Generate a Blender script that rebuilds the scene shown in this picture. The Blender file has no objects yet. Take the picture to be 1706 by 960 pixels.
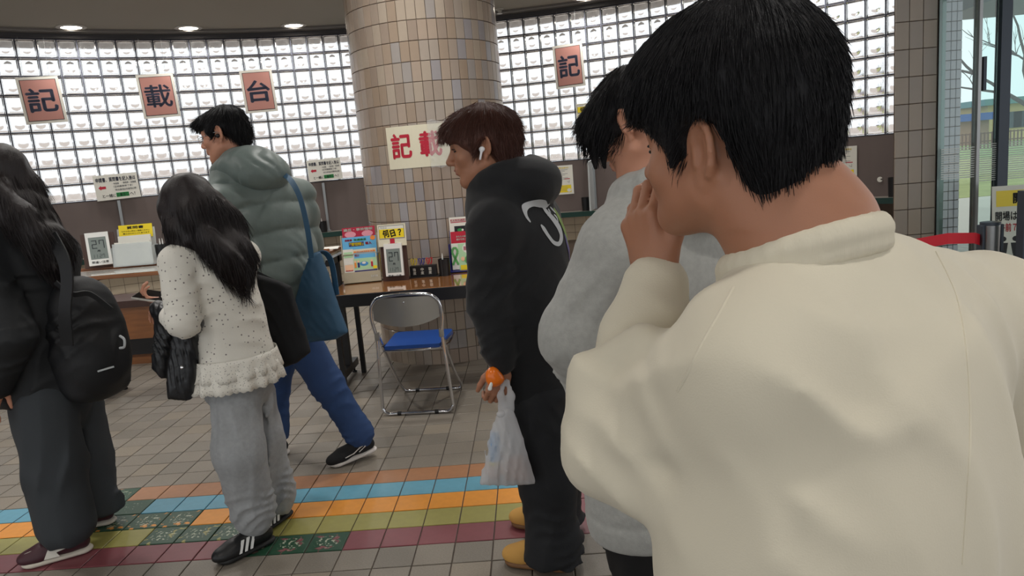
import bpy, bmesh, math, random, time
import numpy as np
from mathutils import Vector, Matrix
T0 = time.time()
random.seed(7)
rng = np.random.default_rng(7)
scene = bpy.context.scene
COL = scene.collection

# ---------------------------------------------------------------- camera
F_PX, PITCH, ROLL, YAW, EYE = 1208.9, .1691, -.0841, -.0319, 1.44
def _basis():
    cy, sy, cp, sp = math.cos(YAW), math.sin(YAW), math.cos(PITCH), math.sin(PITCH)
    fw = Vector((sy*cp, cy*cp, -sp)); r0 = Vector((cy, -sy, 0)); u0 = r0.cross(fw)
    cr, sr = math.cos(ROLL), math.sin(ROLL)
    return r0*cr + u0*sr, u0*cr - r0*sr, fw
C_R, C_U, C_F = _basis()
EYEP = Vector((0, 0, EYE))
cam_d = bpy.data.cameras.new('camera'); cam = bpy.data.objects.new('camera', cam_d); COL.objects.link(cam)
cam_d.sensor_fit = 'HORIZONTAL'; cam_d.sensor_width = 36.0; cam_d.lens = 36.0*F_PX/1706
cam_d.clip_start = .02; cam_d.clip_end = 400
m3 = Matrix((C_R, C_U, -C_F)).transposed()
cam.matrix_world = Matrix.Translation(EYEP) @ m3.to_4x4()
scene.camera = cam

def ray(px, py): return C_F + C_R*((px-853)/F_PX) - C_U*((py-480)/F_PX)
def at(px, py, Y):                       # point on the vertical plane y = Y
    d = ray(px, py); return EYEP + d*(Y/d.y)
def gz(px, py, z=0):                     # point on the horizontal plane at height z
    d = ray(px, py); return EYEP + d*((z-EYE)/d.z)

# ---------------------------------------------------------------- world, exposure
w = bpy.data.worlds.new('overcast'); scene.world = w; w.use_nodes = True
nt = w.node_tree; bg = nt.nodes['Background']
tc = nt.nodes.new('ShaderNodeTexCoord'); sep = nt.nodes.new('ShaderNodeSeparateXYZ')
ramp = nt.nodes.new('ShaderNodeValToRGB')
nt.links.new(tc.outputs['Generated'], sep.inputs[0]); nt.links.new(sep.outputs['Z'], ramp.inputs[0])
ramp.color_ramp.elements[0].position = 0.0; ramp.color_ramp.elements[0].color = (.90, .93, .96, 1)
ramp.color_ramp.elements[1].position = .6; ramp.color_ramp.elements[1].color = (.94, .97, 1, 1)
nt.links.new(ramp.outputs[0], bg.inputs[0]); bg.inputs[1].default_value = 1.28
vs = scene.view_settings
scene.display_settings.display_device = 'sRGB'
vs.view_transform = 'Standard'; vs.look = 'None'; vs.gamma = 1; vs.use_curve_mapping = False
vs.exposure = 0.02

scene.cycles.max_bounces = 10; scene.cycles.diffuse_bounces = 3; scene.cycles.glossy_bounces = 3; scene.cycles.transmission_bounces = 8

# ---------------------------------------------------------------- helpers
def srgb(r, g, b):
    f = lambda c: ((c/255+.055)/1.055)**2.4 if c > 10 else c/255/12.92
    return (f(r), f(g), f(b), 1)
MATS = {}
def mat(name, col, rough=.6, metal=0.0, bump=0.0, bscale=200, var=0.0, vscale=6, spec=.5, trans=0.0, emit=None, estr=0, coat=0, sheen=0, ior=1.45, alpha=1, bdist=.002, stretch=None):
    if name in MATS: return MATS[name]
    m = bpy.data.materials.new(name); m.use_nodes = True; MATS[name] = m
    n = m.node_tree.nodes; L = m.node_tree.links; p = n['Principled BSDF']
    c = srgb(*col); p.inputs['Base Color'].default_value = c
    p.inputs['Roughness'].default_value = rough; p.inputs['Metallic'].default_value = metal
    p.inputs['Specular IOR Level'].default_value = spec; p.inputs['IOR'].default_value = ior
    p.inputs['Transmission Weight'].default_value = trans; p.inputs['Coat Weight'].default_value = coat
    p.inputs['Sheen Weight'].default_value = sheen; p.inputs['Alpha'].default_value = alpha
    if emit: p.inputs['Emission Color'].default_value = srgb(*emit); p.inputs['Emission Strength'].default_value = estr
    if var or bump:
        t = n.new('ShaderNodeTexCoord'); src = t.outputs['Object']
        if stretch:
            mp = n.new('ShaderNodeMapping'); mp.inputs['Scale'].default_value = stretch; L.new(src, mp.inputs[0]); src = mp.outputs[0]
    if var:
        nz = n.new('ShaderNodeTexNoise'); nz.inputs['Scale'].default_value = vscale; nz.inputs['Detail'].default_value = 4
        L.new(src, nz.inputs['Vector'])
        hv = n.new('ShaderNodeHueSaturation'); hv.inputs['Color'].default_value = c
        mr = n.new('ShaderNodeMapRange'); mr.inputs['From Min'].default_value = .3; mr.inputs['From Max'].default_value = .7
        mr.inputs['To Min'].default_value = 1-var; mr.inputs['To Max'].default_value = 1+var
        L.new(nz.outputs['Fac'], mr.inputs['Value']); L.new(mr.outputs[0], hv.inputs['Value']); L.new(hv.outputs[0], p.inputs['Base Color'])
    if bump:
        nb = n.new('ShaderNodeTexNoise'); nb.inputs['Scale'].default_value = bscale; nb.inputs['Detail'].default_value = 3
        L.new(src, nb.inputs['Vector'])
        b = n.new('ShaderNodeBump'); b.inputs['Strength'].default_value = bump; b.inputs['Distance'].default_value = bdist
        L.new(nb.outputs['Fac'], b.inputs['Height']); L.new(b.outputs[0], p.inputs['Normal'])
    return m

def link(o, parent=None):
    COL.objects.link(o)
    if parent is not None: o.parent = parent
    return o
def empty(name, loc=(0, 0, 0), rz=0):
    o = bpy.data.objects.new(name, None); o.empty_display_size = .1; o.location = loc; o.rotation_euler = (0, 0, rz); return link(o)
def tag(o, label, cat, group=None):
    o['label'] = label; o['category'] = cat
    if group: o['group'] = group
    return o
def struct(o): o['kind'] = 'structure'; return o
def stuff(o): o['kind'] = 'stuff'; return o

def mesh_obj(name, V, Fc, m, parent=None, smooth=False, loc=None):
    me = bpy.data.meshes.new(name)
    me.from_pydata([tuple(v) for v in V], [], [tuple(f) for f in Fc]); me.update()
    if m: me.materials.append(m)
    if smooth: me.polygons.foreach_set('use_smooth', [True]*len(me.polygons))
    o = bpy.data.objects.new(name, me); link(o, parent)
    if parent is not None and parent.type == 'EMPTY' and loc is None:      # geometry given in world space: keep it there
        o.matrix_parent_inverse = parent_inv(parent)
    if loc is not None: o.location = loc
    return o
def parent_inv(p):
    M = Matrix.Identity(4); q = p
    while q is not None:
        M = (q.matrix_parent_inverse if q.parent else Matrix.Identity(4)) @ Matrix.LocRotScale(q.location, q.rotation_euler, q.scale) @ M; q = q.parent
    return M.inverted()
class MB:                                 # collects simple solids; build() makes them ONE mesh
    def __init__(s): s.V = []; s.F = []
    def add(s, V, Fc):
        n = len(s.V); s.V += [Vector(v) for v in V]; s.F += [tuple(i+n for i in f) for f in Fc]; return s
    def box(s, c, d, R=None, bev=0):
        x, y, z = d[0]/2, d[1]/2, d[2]/2
        if bev:
            b = min(bev, x*.9, y*.9, z*.9); V = []; 
            bm = bmesh.new(); bmesh.ops.create_cube(bm, size=1)
            for v in bm.verts: v.co = Vector((v.co.x*2*x, v.co.y*2*y, v.co.z*2*z))
            bmesh.ops.bevel(bm, geom=bm.edges[:], offset=b, segments=2, affect='EDGES', profile=.5)
            bm.verts.index_update(); V = [v.co.copy() for v in bm.verts]; Fc = [[v.index for v in f.verts] for f in bm.faces]; bm.free()
        else:
            V = [Vector((i, j, k)) for i in (-x, x) for j in (-y, y) for k in (-z, z)]
            Fc = [(0, 1, 3, 2), (4, 6, 7, 5), (0, 4, 5, 1), (2, 3, 7, 6), (0, 2, 6, 4), (1, 5, 7, 3)]
        M = R.to_3x3() if R else Matrix.Identity(3)
        return s.add([M @ v + Vector(c) for v in V], Fc)
    def tube(s, P, r, n=10, cap=True, up=None):
        P = [Vector(p) for p in P]; rr = r if hasattr(r, '__len__') else [r]*len(P); V = []; Fc = []; prev = None
        for i, p in enumerate(P):
            t = (P[min(i+1, len(P)-1)]-P[max(i-1, 0)]).normalized()
            if prev is None:
                a = Vector(up) if up else (Vector((0, 0, 1)) if abs(t.z) < .9 else Vector((1, 0, 0)))
                u = (a - t*a.dot(t)).normalized()
            else: u = (prev - t*prev.dot(t)).normalized()
            prev = u; v = t.cross(u)
            V += [p + (u*math.cos(2*math.pi*k/n) + v*math.sin(2*math.pi*k/n))*rr[i] for k in range(n)]
        for i in range(len(P)-1):
            for k in range(n):
                a, b = i*n+k, i*n+(k+1) % n; Fc.append((a, b, b+n, a+n))
        if cap: Fc += [tuple(range(n-1, -1, -1)), tuple(range((len(P)-1)*n, len(P)*n))]
        return s.add(V, Fc)
    def ribbon(s, P, wv, th, wid):        # flat strap along a path: width vector(s) wv, thickness th
        P = [Vector(p) for p in P]; V = []; Fc = []
        for i, p in enumerate(P):
            t = (P[min(i+1, len(P)-1)]-P[max(i-1, 0)]).normalized(); q = wv[i] if isinstance(wv, list) else wv
            u = (Vector(q) - t*Vector(q).dot(t)).normalized(); v = t.cross(u)
            V += [p+u*wid/2+v*th/2, p-u*wid/2+v*th/2, p-u*wid/2-v*th/2, p+u*wid/2-v*th/2]
        for i in range(len(P)-1):
            for k in range(4): a, b = i*4+k, i*4+(k+1) % 4; Fc.append((a, b, b+4, a+4))
        Fc += [(3, 2, 1, 0), tuple(range(len(V)-4, len(V)))]
        return s.add(V, Fc)
    def lathe(s, prof, c, n=24, axis=None, cap=True):  # prof: (radius, height) pairs
        V = []; Fc = []
        R = Vector((0, 0, 1)).rotation_difference(Vector(axis)).to_matrix() if axis else Matrix.Identity(3)
        for r, h in prof: V += [Vector(c) + R @ Vector((r*math.cos(2*math.pi*k/n), r*math.sin(2*math.pi*k/n), h)) for k in range(n)]
        for i in range(len(prof)-1):
            for k in range(n): a, b = i*n+k, i*n+(k+1) % n; Fc.append((a, b, b+n, a+n))
        if cap: Fc += [tuple(range(n-1, -1, -1)), tuple(range((len(prof)-1)*n, len(prof)*n))]
        return s.add(V, Fc)
    def poly(s, pts, n, th):              # extruded flat outline; pts in space, n = normal direction
        n = Vector(n).normalized()*th; k = len(pts); P = [Vector(p) for p in pts]
        return s.add(P + [p+n for p in P], [tuple(range(k-1, -1, -1)), tuple(range(k, 2*k))] + [(i, (i+1) % k, (i+1) % k+k, i+k) for i in range(k)])
    def build(s, name, m, parent=None, smooth=False, bev=0):
        o = mesh_obj(name, s.V, s.F, m, parent, smooth)
        bm = bmesh.new(); bm.from_mesh(o.data); bmesh.ops.recalc_face_normals(bm, faces=bm.faces[:]); bm.to_mesh(o.data); bm.free()
        if smooth: o.data.set_sharp_from_angle(angle=.7)
        return o
def smooth_path(P, n=6):                  # Catmull-Rom through points
    P = [Vector(p) for p in P]; Q = []
    for i in range(len(P)-1):
        a, b, c, d = P[max(i-1, 0)], P[i], P[i+1], P[min(i+2, len(P)-1)]
        for k in range(n):
            t = k/n; Q.append(.5*((2*b)+(c-a)*t+(2*a-5*b+4*c-d)*t*t+(3*b-a-3*c+d)*t**3))
    return Q+[P[-1]]

_txt = {}
def text_mesh(body, bold=0.0):
    k = (body, bold)
    if k in _txt: return _txt[k]
    c = bpy.data.curves.new('t', 'FONT'); c.body = body; c.offset = bold; c.resolution_u = 3
    o = bpy.data.objects.new('t', c); COL.objects.link(o)
    dg = bpy.context.evaluated_depsgraph_get(); me = bpy.data.meshes.new_from_object(o.evaluated_get(dg))
    V = np.array([v.co[:2] for v in me.vertices]) if len(me.vertices) else np.zeros((0, 2)); Fc = [tuple(p.vertices) for p in me.polygons]
    bpy.data.objects.remove(o); bpy.data.curves.remove(c); bpy.data.meshes.remove(me)
    _txt[k] = (V, Fc); return _txt[k]
class Print:                              # flat printing on a sheet: origin O, axes X (right) and Y (up), normal N
    def __init__(s, O, X, Y, lift=.0008):
        s.O = Vector(O); s.X = Vector(X).normalized(); s.Y = Vector(Y).normalized(); s.N = s.X.cross(s.Y).normalized(); s.lift = lift; s.d = {}
    def pt(s, u, v, k=1): return s.O + s.X*u + s.Y*v + s.N*s.lift*k
    def quad(s, m, u0, v0, u1, v1, k=1): return s.poly(m, [(u0, v0), (u1, v0), (u1, v1), (u0, v1)], k)
    def poly(s, m, pts, k=1):
        V, Fc = s.d.setdefault(m, ([], [])); n = len(V); V += [s.pt(u, v, k) for u, v in pts]; Fc.append(tuple(range(n, n+len(pts)))); return s
    def disc(s, m, u, v, ru, rv, k=1, n=14): return s.poly(m, [(u+ru*math.cos(6.2832*i/n), v+rv*math.sin(6.2832*i/n)) for i in range(n)], k)
    def line(s, m, pts, wd, k=1):
        for (a, b), (c, d) in zip(pts, pts[1:]):
            l = math.hypot(c-a, d-b) or 1; p, q = -(d-b)/l*wd/2, (c-a)/l*wd/2
            s.poly(m, [(a+p, b+q), (a-p, b-q), (c-p, d-q), (c+p, d+q)], k)
        return s
    def text(s, m, body, u0, v0, u1, v1, bold=.01, k=2, rot=0):     # fitted into the box; bold = stroke thickening
        V, Fc = text_mesh(body, 0.0)
        if not len(V): return s
        lo, hi = V.min(0), V.max(0); W = (V-lo)/np.maximum(hi-lo, 1e-6); sz = np.array([u1-u0, v1-v0]); t = bold*1.15*sz/np.maximum(hi-lo, 1e-6)
        sh = [(0, 0)] if bold < .006 else [(-1, 0), (1, 0), (0, -1), (0, 1), (-.7, -.7), (.7, .7), (-.7, .7), (.7, -.7)]
        if 0 < bold < .025: sh = sh[:4]
        for j, (a, b) in enumerate(sh):
            w = np.array([u0, v0])+np.abs(t)*0+W*(sz-2*np.sign(sz)*np.abs(t))+np.sign(sz)*np.abs(t)+np.array([a, b])*np.abs(t)
            if rot:
                c = np.array([(u0+u1)/2, (v0+v1)/2]); w = (w-c)@np.array([[math.cos(rot), math.sin(rot)], [-math.sin(rot), math.cos(rot)]])+c
            A, B = s.d.setdefault(m, ([], [])); n = len(A); A += [s.pt(x, y, k) for x, y in w]; B += [tuple(i+n for i in f) for f in Fc]
        return s
    def build(s, parent, name='print'):
        for m, (V, Fc) in s.d.items(): mesh_obj(name, V, Fc, m, parent)
# ================================================================ the setting
GREY = mat('floor tile grey', (132, 124, 113), .45, bump=.25, bscale=260, var=.12, vscale=160)
GREYB = mat('floor tile grey warm', (138, 128, 114), .45, bump=.25, bscale=260, var=.12, vscale=160)
GREYC = mat('floor tile grey dark', (125, 118, 108), .45, bump=.25, bscale=260, var=.12, vscale=160)
MAROON = mat('maroon floor tile', (128, 70, 76), .4, var=.05, vscale=30, bump=.1)
OLIVE = mat('olive floor tile', (154, 148, 82), .4, var=.05, vscale=30, bump=.1)
ORANGE = mat('orange floor tile', (226, 148, 52), .4, var=.05, vscale=30, bump=.1)
BLUE = mat('blue floor tile', (98, 158, 180), .4, var=.05, vscale=30, bump=.1)
TAN = mat('tan floor tile', (166, 118, 84), .4, var=.06, vscale=30, bump=.1)
GROUT = mat('floor grout', (84, 74, 66), .9, bump=.3)
def worn(name, under, seed):
    m = mat(name, (40, 78, 58), .4, bump=.1); n = m.node_tree.nodes; L = m.node_tree.links; p = n['Principled BSDF']
    t = n.new('ShaderNodeTexCoord'); mp = n.new('ShaderNodeMapping'); mp.inputs['Location'].default_value = (seed*3.7, seed*1.9, 0); L.new(t.outputs['Object'], mp.inputs[0])
    def nz(scale, det, lo, hi):
        a = n.new('ShaderNodeTexNoise'); a.inputs['Scale'].default_value = scale; a.inputs['Detail'].default_value = det; L.new(mp.outputs[0], a.inputs['Vector'])
        r = n.new('ShaderNodeMapRange'); r.inputs['From Min'].default_value = lo; r.inputs['From Max'].default_value = hi; L.new(a.outputs['Fac'], r.inputs['Value']); return r.outputs[0]
    m1 = n.new('ShaderNodeMix'); m1.data_type = 'RGBA'; m1.inputs[6].default_value = srgb(38, 74, 54); m1.inputs[7].default_value = srgb(*under); L.new(nz(24, 5, .60, .63), m1.inputs[0])
    m2 = n.new('ShaderNodeMix'); m2.data_type = 'RGBA'; m2.inputs[7].default_value = srgb(176, 182, 160); L.new(m1.outputs[2], m2.inputs[6])
    a = n.new('ShaderNodeMath'); a.operation = 'MULTIPLY'; L.new(nz(70, 6, .56 if seed != 4 else .64, .60 if seed != 4 else .67), a.inputs[0])
    gr = n.new('ShaderNodeVectorMath'); gr.operation = 'LENGTH'; L.new(t.outputs['Object'], gr.inputs[0])
    r = n.new('ShaderNodeMapRange'); r.inputs['From Min'].default_value = .058; r.inputs['From Max'].default_value = .04; L.new(gr.outputs['Value'], r.inputs['Value']); L.new(r.outputs[0], a.inputs[1])
    L.new(a.outputs[0], m2.inputs[0]); L.new(m2.outputs[2], p.inputs['Base Color']); return m
GREEN = [worn('worn green paint on maroon tile', (128, 70, 76), 1), worn('worn green paint on olive tile', (154, 148, 82), 2), worn('worn green paint on orange tile', (226, 148, 52), 3), worn('green painted tile', (60, 90, 70), 4), worn('green painted corner tile', (166, 118, 84), 5)]
TX0, TY0, TP = -.990, 2.63, .1503
base = MB().box((-1, 3, -.055), (18, 14, .1)).build('floor', GROUT); struct(base)
def tile_mesh(name, m, h=.1455, t=.008):
    me = bpy.data.meshes.new(name); a, b = h/2, h/2-.0025
    V = [(-a, -a, -t), (a, -a, -t), (a, a, -t), (-a, a, -t), (-a, -a, -.0015), (a, -a, -.0015), (a, a, -.0015), (-a, a, -.0015), (-b, -b, 0), (b, -b, 0), (b, b, 0), (-b, b, 0)]
    Fc = [(0, 1, 5, 4), (1, 2, 6, 5), (2, 3, 7, 6), (3, 0, 4, 7), (4, 5, 9, 8), (5, 6, 10, 9), (6, 7, 11, 10), (7, 4, 8, 11), (8, 9, 10, 11)]
    me.from_pydata(V, [], Fc); me.materials.append(m); return me
_tm = {}
def floor_mat(c, r):
    green = {0: (-2, -1, 0), 1: (-5, -4, -3), 2: (-7, -6, -5), 3: (-8, -7), 4: (-8,)}
    if r in green and c in green[r]: return GREEN[r]
    if 0 <= r <= 4:
        if c == 7 and r <= 2: return MAROON
        if c >= 8: return (MAROON, OLIVE, OLIVE, ORANGE, ORANGE)[r]
        if r == 4 and c < -8: return GREYB
        return (MAROON, OLIVE, ORANGE, BLUE, TAN)[r]
    return (GREY, GREY, GREYB, GREYC)[(c*7+r*13+c*r) % 4]
cand = []
for r in range(-14, 46):
    for c in range(-46, 46):
        x, y = TX0+(c+.5)*TP, TY0+(r+.5)*TP
        d = Vector((x, y, 0))-EYEP; z = d.dot(C_F)
        if z <= .3: cand.append((9, c, r)); continue
        u, v = 853+F_PX*d.dot(C_R)/z, 480-F_PX*d.dot(C_U)/z
        hid = (u > 1000 and v > 560) or (u < 150 and 420 < v < 900) or (1180 < u) or not (-40 < u < 1746) or v > 1000
        cand.append((z+(30 if hid else 0), c, r))
cand.sort(); cand = [k for k in cand]
seen = [k for k in cand if .5 < k[0] < 9][:300]; keep = {(c, r) for _, c, r in seen}
for _, c, r in seen:
    m = floor_mat(c, r); me = _tm.get(m.name)
    if me is None: me = _tm[m.name] = tile_mesh('tile', m)
    o = bpy.data.objects.new('tile', me); link(o, base); o.location = (TX0+(c+.5)*TP, TY0+(r+.5)*TP, random.uniform(-.0008, .0004))
rest = {}
for _, c, r in cand:
    if (c, r) in keep: continue
    x, y = TX0+(c+.5)*TP, TY0+(r+.5)*TP
    if (x+.71)**2+(y-5.85)**2 < .5**2: continue
    rest.setdefault(floor_mat(c, r).name, []).append((x, y))
V0 = [(v.co.x, v.co.y, v.co.z) for v in _tm[GREY.name].vertices] if GREY.name in _tm else [(v.co.x, v.co.y, v.co.z) for v in tile_mesh('t', GREY).vertices]
F0 = [(4, 5, 9, 8), (5, 6, 10, 9), (6, 7, 11, 10), (7, 4, 8, 11), (8, 9, 10, 11)]
me = bpy.data.meshes.new('tile_field'); V = []; Fc = []; mi = []
for k, (nm, L) in enumerate(rest.items()):
    me.materials.append(MATS[nm])
    for x, y in L:
        n = len(V); V += [(a+x, b+y, c) for a, b, c in V0]; Fc += [tuple(i+n for i in f) for f in F0]; mi += [k]*5
me.from_pydata(V, [], Fc); me.polygons.foreach_set('material_index', mi); stuff(link(bpy.data.objects.new('tile_field', me), base))

# ---- curved back wall: glass blocks over a grey panel, counter and tiled plinth
WC, WR = Vector((-.995, 2.31, 0)), 7.29
def arc(a, r=WR, z=0): return Vector((WC.x+r*math.sin(a), WC.y+r*math.cos(a), z))
def arc_box(mb, a0, a1, r0, r1, z0, z1, n=None):
    n = n or max(1, int(abs(a1-a0)/.03)); V = []; Fc = []
    for i in range(n+1):
        a = a0+(a1-a0)*i/n; V += [arc(a, r0, z0), arc(a, r1, z0), arc(a, r1, z1), arc(a, r0, z1)]
    for i in range(n):
        for k in range(4): p, q = i*4+k, i*4+(k+1) % 4; Fc.append((p, q, q+4, p+4))
    Fc += [(3, 2, 1, 0), (n*4, n*4+1, n*4+2, n*4+3)]
    return mb.add(V, Fc)
PANEL = mat('grey brown wall panel', (104, 92, 88), .55, var=.05, vscale=3)
MORTAR = mat('dark joint between glass blocks', (58, 60, 72), .7)
DA, A_J = .02675, .2051
GZ0, GZ1 = 1.42, 3.22
NL, NR = -41, 21                      # block columns counted from the joint at A_J
A0, A1 = A_J+NL*DA, A_J+NR*DA
wall = arc_box(MB(), -1.75, .785, WR+.005, WR+.12, .0, GZ0-.006).build('wall_back', PANEL); struct(wall)
mb = MB()
arc_box(mb, A1, .785, WR+.0, WR+.12, GZ0-.006, 3.4); arc_box(mb, -1.75, A0, WR, WR+.12, GZ0-.006, 3.4)
mb.build('wall_end', PANEL, wall)
mb = MB(); RH = (GZ1-GZ0)/9
for k in range(NL, NR+1): arc_box(mb, A_J+k*DA-.0009, A_J+k*DA+.0009, WR+.006, WR+.088, GZ0, GZ1, 1)
for k in range(10): arc_box(mb, A0, A1, WR+.006, WR+.088, GZ0+k*RH-.006, GZ0+k*RH+.006)
mb.build('mortar_grid', MORTAR, wall)
GLASS = bpy.data.materials.new('glass block'); GLASS.use_nodes = True
p = GLASS.node_tree.nodes['Principled BSDF']; p.inputs['Base Color'].default_value = (.97, .98, .98, 1); p.inputs['Roughness'].default_value = .14
p.inputs['Transmission Weight'].default_value = 1; p.inputs['IOR'].default_value = 1.45
def glass_mesh():
    bm = bmesh.new(); hw = .5*DA*WR-.0065; hh = RH/2-.0065; N = 14
    us = [-1, -.955, -.80, -.765] + [-.765+1.53*i/N for i in range(1, N)] + [.765, .80, .955, 1]
    def dep(u, v):
        e = max(abs(u), abs(v))
        if e > .99: return .008
        if e > .9: return .0
        if e > .78: return .001
        r = math.hypot(u, v)
        d = .007
        if r < .60: d += .020*math.sqrt(max(0, 1-(r/.60)**2))-.003
        return d
    n = len(us); g = [[bm.verts.new((u*hw, dep(u, v), v*hh)) for v in us] for u in us]
    for i in range(n-1):
        for j in range(n-1): bm.faces.new((g[i][j], g[i][j+1], g[i+1][j+1], g[i+1][j]))
    ub = [-1, -.9, -.75, .75, .9, 1]; nb = len(ub)
    def depb(u, v): e = max(abs(u), abs(v)); return .066 if e > .99 else (.082 if e > .8 else .076)
    b = [[bm.verts.new((u*hw, depb(u, v), v*hh)) for v in ub] for u in ub]
    for i in range(nb-1):
        for j in range(nb-1): bm.faces.new((b[i][j], b[i+1][j], b[i+1][j+1], b[i][j+1]))
    rim_f = [g[i][0] for i in range(n)]+[g[-1][j] for j in range(1, n)]+[g[i][-1] for i in range(n-2, -1, -1)]+[g[0][j] for j in range(n-2, 0, -1)]
    rim_b = [b[0][0], b[-1][0], b[-1][-1], b[0][-1]]
    c = [0, n-1, 2*(n-1), 3*(n-1), 4*(n-1)]
    allb = [[b[i][0] for i in range(nb)], [b[-1][j] for j in range(nb)], [b[i][-1] for i in range(nb-1, -1, -1)], [b[0][j] for j in range(nb-1, -1, -1)]]
    for s in range(4):
        fr = [rim_f[k % len(rim_f)] for k in range(c[s], c[s+1]+1)]; bm.faces.new(fr+allb[s][::-1])
    bmesh.ops.recalc_face_normals(bm, faces=bm.faces[:])
    me = bpy.data.meshes.new('glass_block'); bm.to_mesh(me); bm.free(); me.materials.append(GLASS)
    me.polygons.foreach_set('use_smooth', [True]*len(me.polygons)); me.set_sharp_from_angle(angle=.5); return me
gm = glass_mesh(); cells = []
for k in range(NL, NR):
    a = A_J+(k+.5)*DA
    for j in range(9):
        c = arc(a, WR, GZ0+(j+.5)*RH); d = c-EYEP; z = d.dot(C_F); u, v = 853+F_PX*d.dot(C_R)/z, 480-F_PX*d.dot(C_U)/z
        vis = -20 < u < 1500 and v > -20 and not (590 < u < 832) and not (1075 < u < 1375 and v > 30)
        cells.append((d.length+(0 if vis else 50), a, c))
cells.sort(key=lambda t: t[0])
gV = [v.co.copy() for v in gm.vertices]; gF = [tuple(p.vertices) for p in gm.polygons]; fmb = MB()
for i, (_, a, c) in enumerate(cells):
    if i < 300:
        o = bpy.data.objects.new('glass_block', gm); link(o, wall); o.location = c; o.rotation_euler = (0, 0, -a)
    else:
        R = Matrix.Rotation(-a, 3, 'Z'); fmb.add([R @ v + c for v in gV], gF)
o = fmb.build('glass_block_field', GLASS, wall); stuff(o); o.data.polygons.foreach_set('use_smooth', [True]*len(o.data.polygons)); o.data.set_sharp_from_angle(angle=.5)
HEAD = mat('dark header trim', (64, 62, 64), .5)
arc_box(MB(), -1.75, .785, WR-.03, WR+.14, 3.226, 3.40).build('header_beam', HEAD, wall)
TRIM = mat('ceiling edge trim', (112, 108, 104), .5)
struct(arc_box(MB(), -1.75, .785, WR-.20, WR-.03, 3.275, 3.305).build('trim_1', TRIM))
CEIL = mat('ceiling paint', (172, 168, 157), .8, bump=.1, bscale=80)
pts = [arc(-1.75+2.535*i/60, WR+.14, 3.30) for i in range(61)]
pts = pts+[Vector((2.32, 4.0, 3.3)), Vector((6.5, 3.7, 3.3)), Vector((6.5, -7, 3.3)), Vector((-9, -7, 3.3))]
struct(MB().poly(pts, (0, 0, 1), .1).build('ceiling', CEIL))
# tiled plinth below the counter
CREAM = mat('cream wall tile', (196, 182, 160), .25, var=.05, vscale=3)
JOINT = mat('wall tile joint', (110, 96, 86), .8)
me = bpy.data.meshes.new('tile'); tb = MB().box((0, 0, 0), (.146, .012, .096), bev=.002)
me.from_pydata([tuple(v) for v in tb.V], [], tb.F); me.materials.append(CREAM)
pl = arc_box(MB(), -.95, .77, WR-.02, WR+.004, .0, .74).build('tiled_plinth', JOINT, wall)
npl = 0
for j in range(7):
    for k in range(80):
        a = -.80+k*.15/WR
        if a > .74 or npl >= 300: continue
        vis = (a < -.02 and (j >= 1)) or (.15 < a < .32 and j >= 4)
        if not vis: continue
        o = bpy.data.objects.new('tile', me); link(o, pl); o.location = arc(a, WR-.024, .05+j*.10); o.rotation_euler = (0, 0, -a); npl += 1
# counter along the wall
DGREEN = mat('dark green counter edge', (30, 62, 56), .3)
CTOP = mat('counter top', (120, 112, 104), .4)
ct = arc_box(MB(), -.95, .77, WR-.34, WR, .745, .775).build('writing_counter', CTOP); tag(ct, 'long curved counter shelf with dark green front edge under glass block wall', 'counter')
e = arc_box(MB(), -.95, .77, WR-.365, WR-.34, .725, .785).build('edge_rail', DGREEN, ct)
ALU = mat('brushed aluminium', (168, 172, 174), .35, .9)
for i, (a, lab) in enumerate(((-.551, 'slim aluminium divider post on grey wall panel above the yellow form holder'), (-.2246, 'slim aluminium divider post on grey wall panel beside the round column'), (-.1505, 'short aluminium divider post half hidden behind round tiled column'))):
    q = empty('divider_post', arc(a, WR-.02, .777), -a); tag(q, lab, 'post', 'divider posts on the counter')
    z1 = 1.40
    MB().box((0, 0, .312), (.03, .022, .62)).build('post', ALU, q).matrix_parent_inverse = Matrix.Identity(4)
    MB().box((0, -.02, .008), (.06, .05, .012)).build('bracket', ALU, q).matrix_parent_inverse = Matrix.Identity(4)
PART = mat('white acrylic partition', (176, 180, 180), .3)
q = empty('partition', arc(.2541, WR-.19, .785), -.2541); tag(q, 'white upright partition plate on counter beside grey hoodie', 'partition')
MB().poly([(0, .17, 0), (0, -.16, 0), (0, -.10, .60), (0, .17, .62)], (1, 0, 0), .02).build('plate', PART, q).matrix_parent_inverse = Matrix.Identity(4)
MB().box((.03, .17, .31), (.03, .02, .62)).build('post', ALU, q).matrix_parent_inverse = Matrix.Identity(4)

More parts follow.
